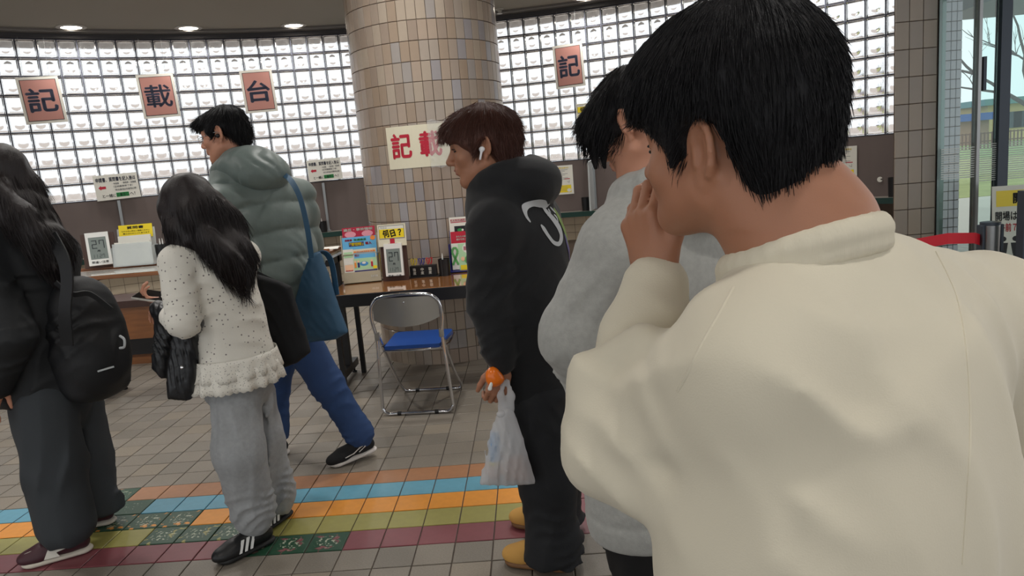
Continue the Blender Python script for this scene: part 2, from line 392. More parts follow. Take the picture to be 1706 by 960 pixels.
# ---- round column faced with small upright tiles
CX, CY, CR = -.71, 5.85, .565
col = MB().lathe([(CR, -.02), (CR, 3.32)], (CX, CY, 0), 104).build('column', JOINT, smooth=True); struct(col)
tones = [((156, 141, 127), .22), ((163, 146, 130), .22), ((149, 133, 119), .24), ((160, 148, 136), .2), ((154, 147, 142), .16), ((166, 152, 136), .24), ((150, 145, 146), .13), ((154, 136, 118), .26)]
cm = [mat('column tile %s' % n, c, r, var=.03, vscale=8) for n, (c, r) in zip(('sand', 'warm', 'brown', 'pale', 'grey', 'cream', 'lilac', 'ochre'), tones)]
NT = 52; ta = 2*math.pi/NT
def ctile(m):
    V = []; Fc = []; ro, ri = CR+.009, CR-.004; h = .1355
    for r_, ins in ((ri, 0), (ro-.002, 0), (ro, .0018)):
        for zz in (-h/2+ins, h/2-ins):
            for s in (-1, 0, 1): t = s*(ta/2*.955-ins/CR); V.append((r_*math.sin(t), -r_*math.cos(t)+CR, zz))
    for L in (0, 6):
        q = [L, L+1, L+2, L+5, L+4, L+3]
        for i in range(6): a, b = q[i], q[(i+1) % 6]; Fc.append((a, b, b+6, a+6))
    Fc += [(12, 13, 16, 15), (13, 14, 17, 16)]
    me = bpy.data.meshes.new('tile'); me.from_pydata(V, [], Fc); me.materials.append(m); return me
ctm = [ctile(m) for m in cm]; view = math.atan2(-(0-CX), -(0-CY)*-1)
tl = []
for j in range(-1, 24):
    z = .948+.1395*(j-6)-.07
    if z < .02 or z > 3.3: continue
    for k in range(NT):
        th = k*ta; d = Vector((math.sin(th), -math.cos(th), 0)); f = d.dot((EYEP-Vector((CX, CY, EYE))).normalized())
        hidden = f < .12 or z > 2.65 or (z < .68 and d.x < -.2)
        tl.append((-f+(10 if hidden else 0), th, z, (j*31+k*17+(k*k*7+j*j*3) % 11) % 16))
tl.sort(); fm = {}
pick = [0, 2, 5, 7, 0, 1, 3, 5, 2, 7, 4, 0, 3, 6, 1, 5]
for i, (_, th, z, s) in enumerate(tl):
    s = pick[s]
    loc = Vector((CX+CR*math.sin(th), CY-CR*math.cos(th), z))
    if i < 300:
        o = bpy.data.objects.new('tile', ctm[s]); link(o, col); o.location = loc; o.rotation_euler = (0, random.uniform(-.002, .002), th)
    else:
        R = Matrix.Rotation(th, 3, 'Z'); fm.setdefault(s, MB()).add([R @ v.co + loc for v in ctm[s].vertices], [tuple(p.vertices) for p in ctm[s].polygons])
me = bpy.data.meshes.new('tile_field'); V = []; Fc = []; mi = []
for k, (s, q) in enumerate(fm.items()):
    n = len(V); V += [tuple(v) for v in q.V]; Fc += [tuple(i+n for i in f) for f in q.F]; mi += [k]*len(q.F); me.materials.append(cm[s])
me.from_pydata(V, [], Fc); me.polygons.foreach_set('material_index', mi); stuff(link(bpy.data.objects.new('tile_field', me), col))

# ---- square tiled pier by the entrance
pier = MB().poly([(1.9675, 3.983, 0), (2.192, 3.983, 0), (2.42, 4.40, 0), (2.176, 4.40, 0)], (0, 0, 1), 3.30).build('wall_pier', JOINT); struct(pier)
PT = [mat('pier tile beige', (152, 142, 130), .35, var=.03), mat('pier tile grey', (147, 139, 130), .35, var=.03)]
pms = []
for m in PT:
    b = MB().box((0, 0, 0), (.0685, .012, .1355), bev=.002); me = bpy.data.meshes.new('tile'); me.from_pydata([tuple(v) for v in b.V], [], b.F); me.materials.append(m); pms.append(me)
for j in range(23):
    z = 1.436-.139*10+.139*j-.07+.001
    for k in range(3):
        o = bpy.data.objects.new('tile', pms[(j*5+k*3) % 2]); link(o, pier); o.location = (2.005+.0715*k, 3.977, z)

# side wall from the pier back to the curved wall (seen edge-on), and a second wall behind the viewer's left
e_ = arc(.785, WR+.05); p0, p1 = Vector((2.19, 4.40, 0)), Vector((e_.x, e_.y, 0)); d_ = (p1-p0); n_ = Vector((d_.y, -d_.x, 0)).normalized()
struct(MB().poly([p0, p1, p1+n_*.12, p0+n_*.12], (0, 0, 1), 3.3).build('wall_right', PANEL))
# ================================================================ entrance at the right, and the place outside
def AV(px, py, Y): return at(px, py, Y)
STEEL = mat('stainless steel frame', (150, 152, 152), .3, .85); DKFR = mat('dark bronze frame', (66, 74, 84), .4, .3)
def pane_mat(name, col, a):
    m = bpy.data.materials.new(name); m.use_nodes = True; n = m.node_tree.nodes; L = m.node_tree.links
    tr = n.new('ShaderNodeBsdfTransparent'); tr.inputs[0].default_value = srgb(*col); gl = n.new('ShaderNodeBsdfGlossy'); gl.inputs['Roughness'].default_value = .02; gl.inputs[0].default_value = (.9, .95, .95, 1)
    fr = n.new('ShaderNodeFresnel'); fr.inputs[0].default_value = 1.5; mx = n.new('ShaderNodeMixShader'); L.new(fr.outputs[0], mx.inputs[0]); L.new(tr.outputs[0], mx.inputs[1]); L.new(gl.outputs[0], mx.inputs[2]); L.new(mx.outputs[0], n['Material Output'].inputs[0]); return m
PANE = pane_mat('clear door glass', (236, 246, 244), 1); PANET = pane_mat('greenish side glass', (226, 242, 240), 1)
EDGE = mat('green glass edge', (120, 176, 170), .2)
# metal edge strip of the pier and the outside return with small tiles
x0, x1 = AV(1562, 200, 3.99).x, AV(1573, 200, 3.99).x
o = MB().box(((x0+x1)/2+.002, 4.04, 1.65), (x1-x0, .10, 3.3)).build('trim_2', STEEL); struct(o)
wx0, wx1 = AV(1573, 200, 4.45).x, AV(1601, 200, 4.45).x
ret = MB().box(((wx0+wx1)/2, 4.60, 1.6), (wx1-wx0, .28, 3.4)).build('wall_outside', JOINT); struct(ret)
LIL = mat('pale lilac outside tile', (214, 209, 220), .3, var=.03)
tb_ = MB().box((0, 0, 0), ((wx1-wx0)/3-.004, .012, .050), bev=.0015); me = bpy.data.meshes.new('tile'); me.from_pydata([tuple(v) for v in tb_.V], [], tb_.F); me.materials.append(LIL)
for j in range(60):
    for k in range(3):
        o = bpy.data.objects.new('tile', me); link(o, ret); o.location = (wx0+(k+.5)*(wx1-wx0)/3, 4.457, .05+.0545*j)
# glass leaf with striped film
gx0, gx1 = AV(1566, 300, 3.93).x, AV(1621, 300, 3.93).x
d1 = empty('door_1', ((gx0+gx1)/2, 3.93, 0)); struct(d1)
def slabx(q, nm, m, xa, xb, y, z0, z1, th=.01): return MB().box(((xa+xb)/2, y, (z0+z1)/2), (abs(xb-xa), th, z1-z0)).build(nm, m, q)
slabx(d1, 'pane', PANE, gx0, gx1, 3.93, .05, 3.0, .008); slabx(d1, 'stile', STEEL, gx1, AV(1626, 300, 3.93).x, 3.93, .0, 3.2, .05); slabx(d1, 'bottom_rail', STEEL, gx0, gx1, 3.93, 0, .06, .03)
FILMW = mat('etched film stripe', (206, 214, 212), .6)
zt, zb = AV(1600, 244, 3.92).z, AV(1600, 297, 3.92).z
for i in range(14): slabx(d1, 'film_stripe', FILMW, gx0, gx1, 3.922, zb+(zt-zb)*i/14, zb+(zt-zb)*(i+.42)/14, .001)
d2 = empty('door_2', (AV(1660, 300, 4.6).x, 4.6, 0)); struct(d2); X = lambda px, Y=4.6: AV(px, 250, Y).x
slabx(d2, 'pane', PANET, X(1627), X(1657), 4.6, .05, 3.0, .008); slabx(d2, 'glass_edge', EDGE, X(1627), X(1631), 4.62, .05, 3.0, .012); slabx(d2, 'stile', DKFR, X(1658), X(1675), 4.6, 0, 3.2, .06); slabx(d2, 'pane', PANET, X(1675), X(1830), 4.6, .05, 3.0, .008); slabx(d2, 'glass_edge', EDGE, X(1675), X(1680), 4.62, .05, 3.0, .012)
zt, zb = AV(1660, 236, 4.58).z, AV(1660, 300, 4.58).z
for i in range(18): slabx(d2, 'film_stripe', FILMW, X(1627), X(1830), 4.59, zb+(zt-zb)*i/18, zb+(zt-zb)*(i+.42)/18, .001)
slabx(d2, 'sensor_box', BLKM if 'BLKM' in globals() else DKFR, X(1628), X(1633), 4.57, AV(1630, 152, 4.6).z, AV(1630, 96, 4.6).z, .03)
d3 = empty('door_3', (AV(1702, 420, 3.3).x, 3.3, 0)); struct(d3)
slabx(d3, 'stile', DKFR, AV(1698, 420, 3.3).x, AV(1712, 420, 3.3).x, 3.3, 0, AV(1702, 318, 3.3).z, .05); slabx(d3, 'lower_rail', DKFR, AV(1698, 420, 3.3).x, AV(1900, 420, 3.3).x, 3.3, AV(1702, 482, 3.3).z, AV(1702, 470, 3.3).z, .04); slabx(d3, 'pane', PANE, AV(1712, 420, 3.3).x, AV(1900, 420, 3.3).x, 3.3, .05, AV(1702, 318, 3.3).z, .008)
CAN = mat('white canopy soffit', (214, 214, 212), .7)
zc = AV(1650, 22, 6.2).z; o = MB().box((6.95, 6.0, zc+.25), (7.0, .9, .5)).build('trim_3', CAN); struct(o)
# outside eaves that shade the upper rows of glass blocks
o = arc_box(MB(), -1.75, .76, WR+.14, WR+.95, 3.30, 3.45).build('eaves', CAN); struct(o)
# ground outside
PAV = mat('pale paving outside', (196, 182, 172), .8, var=.06, vscale=.6); GRS = mat('dry grass', (160, 158, 104), .95, var=.15, vscale=1.2); GRS2 = mat('green grass', (140, 156, 96), .95, var=.15, vscale=.8)
def gpoly(nm, m, pts, z=-.10): o = MB().poly([(x, y, z-.05) for x, y in pts], (0, 0, 1), .05).build(nm, m); struct(o)
gpoly('ground_outside', PAV, [(-140, 9.9), (5.2, 9.9), (5.2, -14), (90, -14), (90, 16), (8.4, 16), (86, 160), (-140, 160)], -.10); gpoly('ground_verge', GRS, [(8.4, 16), (90, 16), (90, 34), (18.1, 34)], -.09); gpoly('ground_lawn', GRS2, [(18.1, 34), (180, 34), (180, 160), (86, 160)], -.08)
# buildings, fence, bare tree
def bld(nm, m, rm, px0, px1, pyt, Y, dep, label, roof=.5):
    a, b = AV(px0, 200, Y), AV(px1, 200, Y); z = AV((px0+px1)/2, pyt, Y).z; q = empty(nm, ((a.x+b.x)/2, Y+dep/2, -.08)); tag(q, label, 'building')
    MB().box(((a.x+b.x)/2, Y+dep/2, z/2), (b.x-a.x, dep, z+.16)).build('walls', m, q); MB().box(((a.x+b.x)/2, Y+dep/2, z+roof/2), (b.x-a.x+1.2, dep+1.2, roof)).build('roof', rm, q); return q, a, b, z
YW = mat('yellow ochre wall', (214, 186, 130), .8); TEAL = mat('teal roof edge', (96, 140, 140), .6); BLR = mat('blue roof', (60, 96, 168), .5); BRW = mat('brown wall far', (168, 132, 112), .8)
q, a, b, z = bld('yellow_building', YW, TEAL, 1645, 1790, 170, 62, 14, 'yellow ochre building with teal roof edge far outside')
for i in range(5):
    xx = a.x+2+(b.x-a.x-3)*i/5; w_ = MB().box((xx, 61.96, z*.55), (1.5, .12, 1.3)).build('window', DKFR, q)
bld('blue_roofed_shed', BRW, BLR, 1560, 1648, 203, 58, 8, 'low brown shed with blue roof far outside', .55)
fq = empty('fence', (AV(1650, 220, 48).x, 48, -.08)); tag(fq, 'low brown fence across the lawn outside', 'fence'); FB = mat('brown fence', (120, 84, 72), .7)
xa, xb = AV(1560, 220, 48).x, AV(1800, 220, 48).x
for z in (.35, .85): MB().box(((xa+xb)/2, 48, z), (xb-xa, .06, .07)).build('rail', FB, fq)
for i in range(40): MB().box((xa+(xb-xa)*i/39, 47.96, .42), (.07, .05, 1.0)).build('picket', FB, fq)
BARK = mat('dark bark', (92, 84, 80), .9); tr_ = empty('bare_tree', (AV(1735, 250, 13).x, 13, -.1)); tag(tr_, 'bare leafless tree beyond the glass doors', 'tree')
random.seed(11); mb = MB(); tw = MB()
def branch(p, d, L, r, n, into):
    P = [p]; 
    for i in range(4): d = (d+Vector((random.uniform(-.18, .18), random.uniform(-.18, .18), random.uniform(-.05, .14)))).normalized(); P.append(P[-1]+d*L/4)
    into.tube(P, [r*(1-.14*i) for i in range(5)], 6 if r > .02 else 4)
    if n <= 0: return
    for k in range(3 if n > 1 else 4):
        i = random.choice((2, 3, 4)); e = (d+Vector((random.uniform(-.9, .9), random.uniform(-.7, .7), random.uniform(-.3, .5)))).normalized(); branch(P[i], e, L*random.uniform(.55, .8), max(.004, r*.55), n-1, tw if n < 4 else into)
base_ = Vector((AV(1735, 250, 13).x, 13, -.1)); mb.tube([base_, base_+Vector((0, 0, .9)), base_+Vector((-.06, 0, 1.7))], [.11, .09, .075], 10)
for dx in (-1.1, -.55, .1, .7): branch(base_+Vector((-.06, 0, 1.65)), Vector((dx, random.uniform(-.4, .4), .75)).normalized(), 1.25, .045, 4, mb)
mb.build('trunk_and_limbs', BARK, tr_, True); stuff(tw.build('twigs', BARK, tr_, True))
# belt barrier post and standing notice
gp = AV(1650, 372, 3.45); sp_ = empty('barrier_post', (gp.x, 3.45, 0)); tag(sp_, 'stainless belt barrier post with red belt at entrance', 'barrier post')
MB().lathe([(.16, 0), (.16, .02), (.03, .035), (.03, .05)], (gp.x, 3.45, 0), 28).build('base', STEEL, sp_, True); MB().lathe([(.027, .04), (.027, gp.z-.14)], (gp.x, 3.45, 0), 20).build('pole', STEEL, sp_, True)
zt = gp.z; MB().lathe([(.040, zt-.15), (.042, zt-.012), (.042, zt-.01), (.036, zt)], (gp.x, 3.45, 0), 24).build('belt_head', STEEL, sp_, True)
for s in (-1, 1): MB().box((gp.x+s*.043, 3.45, zt-.07), (.014, .05, .13), bev=.004).build('belt_slot', BLKM if 'BLKM' in globals() else DKFR, sp_)
MB().lathe([(.043, zt-.008), (.043, zt+.006), (.03, zt+.008)], (gp.x, 3.45, 0), 24).build('cap', DKFR, sp_, True)
RED = mat('red belt', (206, 24, 44), .6); pb = AV(1612, 392, 3.35); MB().ribbon([(gp.x-.045, 3.45, zt-.075), ((gp.x+pb.x)/2-.02, 3.40, (zt-.07+pb.z)/2-.005), (pb.x-.1, 3.33, pb.z-.005), (pb.x-.5, 3.2, pb.z-.02)], Vector((0, 0, 1)), .003, .05).build('belt', RED, sp_)
SY = 3.72; c = AV(1690, 375, SY); NX = Vector((.97, -.24, 0)).normalized(); NZ = Vector((.03, .10, 1)).normalized()
ns = empty('standing_notice', (c.x, SY, 0)); tag(ns, 'standing white notice board with opening time at entrance', 'notice board')
NW = mat('notice board white', (206, 208, 200), .5); w2, h2 = .20, .40; N_ = NX.cross(NZ)
MB().poly([c+NX*sx*w2/2+NZ*sy*h2/2 for sx, sy in ((-1, -1), (1, -1), (1, 1), (-1, 1))], N_, .01).build('board', NW, ns)
MB().tube([c-NZ*h2/2-N_*.01, Vector((c.x, SY+.02, .02))], .014, 10).build('pole', STEEL, ns, True); MB().lathe([(.15, 0), (.15, .015), (.02, .03)], (c.x, SY+.02, 0), 24).build('foot', STEEL, ns, True)
YLB = mat('yellow notice band', (222, 200, 70), .5); BKI = mat('black notice ink', (40, 40, 44), .6); RDI = mat('red notice ink', (190, 50, 60), .6)
pr = Print(c+N_*.01, NX, NZ); pr.quad(YLB, -w2*.42, h2*.24, w2*.46, h2*.44); pr.text(BKI, '開場', -w2*.05, h2*.27, w2*.42, h2*.41, .03); pr.text(BKI, '開場は', -w2*.44, h2*.06, w2*.05, h2*.18, .02); pr.text(RDI, '午前７時30分', -w2*.36, -h2*.08, w2*.48, h2*.03, .02)
for sx in (-.28, .02):
    pr.disc(BKI, w2*sx, -h2*.17, w2*.085, h2*.035); pr.poly(BKI, [(w2*(sx-.12), -h2*.22), (w2*(sx+.12), -h2*.22), (w2*(sx+.08), -h2*.36), (w2*(sx-.08), -h2*.36)]); pr.quad(BKI, w2*(sx-.07), -h2*.45, w2*(sx+.07), -h2*.36)
pr.build(ns)
# ================================================================ objects
def hitcyl(px, py, c, r, far=True):
    d = ray(px, py); o = EYEP-Vector(c); a = d.x**2+d.y**2; b = 2*(o.x*d.x+o.y*d.y); k = o.x**2+o.y**2-r*r
    t = (-b+(1 if far else -1)*math.sqrt(max(0, b*b-4*a*k)))/2/a; p = EYEP+d*t
    return p, math.atan2(p.x-c[0], p.y-c[1])
WHITE = mat('white paper', (226, 224, 214), .6); CREAMP = mat('cream card', (222, 216, 192), .6)
BLACKP = mat('black print', (26, 26, 32), .6); INK = mat('dark blue grey print', (52, 56, 74), .6)
REDP = mat('red print', (186, 32, 56), .5); SALM = mat('salmon card', (160, 112, 102), .6)
GREENP = mat('green print', (44, 140, 74), .6); YEL = mat('yellow card', (240, 214, 40), .5); PINKP = mat('pink print', (226, 150, 164), .6)
SKYP = mat('sky blue print', (104, 178, 222), .5); GREYP = mat('grey small print', (120, 122, 126), .7); ORP = mat('orange print', (236, 140, 60), .5)
CRIM = mat('crimson card', (176, 40, 66), .4); NAVYP = mat('navy print', (44, 44, 110), .5); PALEG = mat('pale green print', (176, 214, 170), .5)
MIDG = mat('mid green print', (98, 170, 96), .5); SKINP = mat('peach print', (240, 196, 160), .6); CARB = mat('blue car print', (70, 140, 200), .5)
BLK = mat('black plastic', (24, 24, 26), .35); BLKM = mat('black painted steel', (30, 29, 30), .4)
WOOD = mat('brown wood', (140, 88, 48), .3, var=.15, vscale=5, stretch=(1, 8, 8), coat=.4)
WOODT = mat('varnished table wood', (150, 98, 52), .08, var=.18, vscale=4, stretch=(1, 10, 10), coat=1.0)
WOODD = mat('dark brown wood', (70, 46, 38), .4); CHROME = mat('chrome', (215, 215, 218), .12, 1.0)
LCD = mat('grey lcd', (130, 140, 136), .25); LCDK = mat('lcd segment', (34, 40, 46), .5)
PLW = mat('white plastic', (232, 232, 228), .35); BLUEV = mat('blue vinyl', (28, 72, 146), .35, bump=.15, bscale=300)

# ---- recessed downlights
LAMP = mat('lit lamp', (255, 246, 228), .5, emit=(255, 244, 225), estr=14.0)
RIM = mat('downlight rim', (188, 184, 176), .35)
def downlight(x, y, label, group='round recessed ceiling downlights', power=15):
    q = empty('downlight', (x, y, 3.30)); tag(q, label, 'ceiling light', group)
    I = Matrix.Identity(4)
    for nm, prof, m in (('trim_ring', [(.105, -.004), (.15, -.004), (.15, -.012), (.105, -.016)], RIM), ('diffuser', [(.001, -.006), (.104, -.006), (.104, -.010), (.001, -.011)], LAMP)):
        MB().lathe(prof, (0, 0, 0), 28, None, nm == 'diffuser').build(nm, m, q, True).matrix_parent_inverse = I
    l = bpy.data.lights.new('lamp', 'AREA'); l.shape = 'DISK'; l.size = .2; l.energy = power; l.color = (1, .975, .94); l.spread = 2.6
    o = bpy.data.objects.new('lamp', l); link(o, q); o.location = (0, 0, -.016); return q
def ringpos(a, r=6.98): p = arc(a, r); return p.x, p.y
for a, lab in ((-.576, 'lit round ceiling downlight at far left above glass blocks'), (-.407, 'second lit ceiling downlight from the left, above the sign 載'), (-.2385, 'lit ceiling downlight just left of the tiled column'), (.268, 'lit ceiling downlight cut by photo top, right of the column')):
    downlight(*ringpos(a), lab)
for r, aa in ((6.98, (.45, .62)), (4.6, (-.85, -.5, -.12, .2, .5)), (2.2, (-1.3, -.6, .1, .8))):  # unseen downlights, added only to light the hall
    for a in aa: downlight(*ringpos(a, r), 'unseen ceiling downlight added to light the hall, above the frame of the photo', power=15)
for x in (-4, -1.6, .8, 3.2):  # further added lamps overhead and behind the camera, also out of view
    for y in (.6, -1.8, -4.2): downlight(x, y, 'unseen ceiling downlight added to light the hall, above the frame of the photo', power=9)
q = empty('sprinkler_head', Vector(ringpos(.1195)).to_3d()+Vector((0, 0, 3.3))); tag(q, 'small round ceiling sprinkler head at right edge of the column', 'sprinkler')
MB().lathe([(.05, 0), (.05, -.01), (.03, -.02), (.02, -.05), (.035, -.055), (.035, -.06)], (0, 0, 0), 18).build('head', RIM, q, True).matrix_parent_inverse = Matrix.Identity(4)

# ---- placards with one character each, hung in front of the glass blocks
def placard(px, py, ch, w, h, label, tilt=0, r=WR-.07):
    P, a = hitcyl(px, py, WC, r); X = Vector((math.cos(a), -math.sin(a), 0)); Y = Vector((0, 0, 1))
    R = Matrix.Rotation(tilt, 3, X.cross(Y)); X = R @ X; Y = R @ Y; N = X.cross(Y)
    q = empty('placard', P-Y*h/2); tag(q, label, 'sign', 'single character placards on the glass block wall')
    o = MB().poly([P+X*sx*w/2+Y*sy*h/2 for sx, sy in ((-1, -1), (1, -1), (1, 1), (-1, 1))], N, .006).build('board', mat('placard board', (190, 186, 176), .6), q)
    pr = Print(P+N*.006, X, Y); i = .028
    pr.quad(BLACKP, -w/2+i, -h/2+i, w/2-i, h/2-i); i += .006; pr.quad(SALM, -w/2+i, -h/2+i, w/2-i, h/2-i, 2)
    pr.text(INK, ch, -w*.36, -h*.26, w*.36, h*.26, .013 if ch == '載' else .020, 3); pr.build(q)
    for sx in (-1, 1): MB().tube([P+X*sx*w*.3+Y*h/2-N*.002, Vector((P.x+X.x*sx*w*.3, P.y+X.y*sx*w*.3, 3.226))], .0012, 6).build('hanging_wire', ALU, q)
placard(70, 167, '記', .40, .50, 'salmon placard with black character 記 at far left above the dark haired woman', .05)
placard(264, 160, '載', .40, .50, 'salmon placard with black character 載 between the two other left placards', .04)
placard(431, 152, '台', .38, .51, 'salmon placard with black character 台 above the padded jacket man', .03)
placard(948, 110, '記', .37, .52, 'salmon placard with black character 記 right of the tiled column', .03)

# ---- notice sheets stuck over the lowest blocks
def notice(px, py, w, h, label, tilt):
    P, a = hitcyl(px, py, WC, WR-.03); X = Vector((math.cos(a), -math.sin(a), 0)); Y = Vector((0, 0, 1))
    R = Matrix.Rotation(tilt, 3, X.cross(Y)); X = R @ X; Y = R @ Y; N = X.cross(Y)
    q = MB().poly([P+X*sx*w/2+Y*sy*h/2 for sx, sy in ((-1, -1), (1, -1), (1, 1), (-1, 1))], N, .003).build('notice_sheet', WHITE); tag(q, label, 'notice', 'notices about where to hand in the forms')
    pr = Print(P+N*.003, X, Y); s = w/.46
    pr.text(INK, '申請書、質問書を記入後は', -w*.45, h*.22, w*.45, h*.40, .02)
    pr.text(GREYP, '・申請書　・質問票・受験票', -w*.10, h*.09, w*.45, h*.17, .01); pr.text(GREYP, '（証明書類等了承）', -w*.08, -.03*h, w*.36, h*.05, .01); pr.text(GREYP, '（該当事項証明書等必要）', -w*.06, -.16*h, w*.44, -h*.08, .01)
    pr.poly(REDP, [(-w*.42, 0), (-w*.36, h*.09), (-w*.36, h*.05), (-w*.25, h*.05), (-w*.25, -h*.05), (-w*.36, -h*.05), (-w*.36, -h*.09)])
    pr.text(BLACKP, 'と一緒に', -w*.36, -h*.40, -w*.06, -h*.26, .015); pr.quad(GREENP, -w*.05, -h*.41, w*.24, -h*.24); pr.text(BLACKP, '①番窓口', -w*.04, -h*.39, w*.23, -h*.26, .015); pr.text(BLACKP, 'へ！', w*.26, -h*.39, w*.38, -h*.26, .015)
    pr.build(q)
notice(195, 311, .46, .29, 'white notice with red arrow below glass blocks, above the yellow form holder', .03)
notice(541, 283, .42, .27, 'white notice with faded red arrow below glass blocks, beside the column', .03)
# ---- printed sheets on the grey panel
def sheet(px, py, w, h, label, r=WR-.004):
    P, a = hitcyl(px, py, WC, r); X = Vector((math.cos(a), -math.sin(a), 0)); Y = Vector((0, 0, 1)); N = X.cross(Y)
    q = MB().poly([P+X*sx*w/2+Y*sy*h/2 for sx, sy in ((-1, -1), (1, -1), (1, 1), (-1, 1))], N, .002).build('poster', WHITE); tag(q, label, 'poster', 'instruction sheets on the grey panel')
    pr = Print(P+N*.002, X, Y); pr.text(YEL, '申請書の記載方法', -w*.3, h*.39, w*.3, h*.44, .02)
    for i in range(9):
        y = h*(.34-.045*i); pr.quad(GREYP, -w*.36, y, w*(.25-.13*(i % 3)), y+h*.012)
    pr.quad(REDP, w*.06, h*.02, w*.34, h*.045); pr.quad(YEL, -w*.38, -h*.43, w*.38, -h*.18)
    for i in range(4): pr.quad(GREYP, -w*.34, -h*(.22+.05*i), w*.2, -h*(.212+.05*i), 2)
    pr.disc(WHITE, w*.27, -h*.36, w*.1, h*.06, 3); pr.line(GREYP, [(w*.2, -h*.06), (w*.3, -h*.1), (w*.3, -h*.02)], .004); pr.build(q)
sheet(938, 300, .265, .37, 'white sheet with yellow box on grey panel, beside black hoodie')
sheet(1406, 273, .265, .37, 'white sheet with yellow box on grey panel, beside tiled pier')
P, a = hitcyl(1466, 299, WC, WR-.002); X = Vector((math.cos(a), -math.sin(a), 0)); N = X.cross(Vector((0, 0, 1)))
o = MB().poly([P+X*.028*math.cos(.5+5.3*i/16)+Vector((0, 0, .028))*math.sin(.5+5.3*i/16) for i in range(17)]+[P], N, .002).build('round_sticker', WHITE); tag(o, 'torn round white sticker on grey panel beside pier', 'sticker')

# ---- poster wrapped on the column
class CylPrint(Print):
    def __init__(s, r): s.r = r; s.lift = .0012; s.d = {}
    def text(s, m, body, u0, v0, u1, v1, bold=.01, k=2):
        V, Fc = text_mesh(body, 0.0); bm = bmesh.new(); vs_ = [bm.verts.new((x, y, 0)) for x, y in V]
        for f_ in Fc:
            try: bm.faces.new([vs_[i] for i in f_])
            except ValueError: pass
        for i in range(1, 8):
            x = V[:, 0].min()+(V[:, 0].max()-V[:, 0].min())*i/8; bmesh.ops.bisect_plane(bm, geom=bm.verts[:]+bm.edges[:]+bm.faces[:], plane_co=(x, 0, 0), plane_no=(1, 0, 0))
        bm.verts.index_update(); _txt[(body+'~', 0.0)] = (np.array([v.co[:2] for v in bm.verts]), [tuple(v.index for v in f_.verts) for f_ in bm.faces]); bm.free(); return Print.text(s, m, body+'~', u0, v0, u1, v1, bold, k)
    def pt(s, u, v, k=1): r = s.r+s.lift*k; return Vector((CX+r*math.sin(u), CY+r*math.cos(u), v))
pa, _a = hitcyl(646, 248, (CX, CY, 0), CR+.012, False); u0 = _a if _a > 0 else _a+2*math.pi
pb, _b = hitcyl(797, 240, (CX, CY, 0), CR+.012, False); u1 = _b if _b > 0 else _b+2*math.pi
z1 = hitcyl(646, 213, (CX, CY, 0), CR+.012, False)[0].z; z0 = hitcyl(652, 283, (CX, CY, 0), CR+.012, False)[0].z
cp = CylPrint(CR+.0115); n = 20; V = []; Fc = []
for i in range(n+1):
    u = u0+(u1-u0)*i/n; V += [cp.pt(u, z0, 0), cp.pt(u, z1, 0)]
Fc = [(2*i, 2*i+1, 2*i+3, 2*i+2) for i in range(n)]
o = mesh_obj('poster', V, Fc, CREAMP); tag(o, 'cream poster with red characters wrapped around the tiled column', 'poster')
sol = o.modifiers.new('th', 'SOLIDIFY'); sol.thickness = .0008
du = u1-u0; h = z1-z0
for i, ch in enumerate('記載台'): cp.text(REDP, ch, u0+du*(.05+.31*i), z0+h*.24, u0+du*(.28+.31*i), z0+h*.84, .022)
cp.build(o)
FILM = mat('clear plastic film', (235, 240, 240), .08, alpha=.28, bump=.8, bscale=40, bdist=.01)
V = []; n = 10
for i in range(n+1):
    u = u0+du*(.46+.5*i/n); V += [cp.pt(u, z0-.01+.006*math.sin(i*2.2), 5+2*(i % 2)), cp.pt(u, z1+.02+.01*math.sin(i*1.7), 5+2*((i+1) % 2))]
o2 = mesh_obj('plastic_film', V, [(2*i, 2*i+1, 2*i+3, 2*i+2) for i in range(n)], FILM, o)

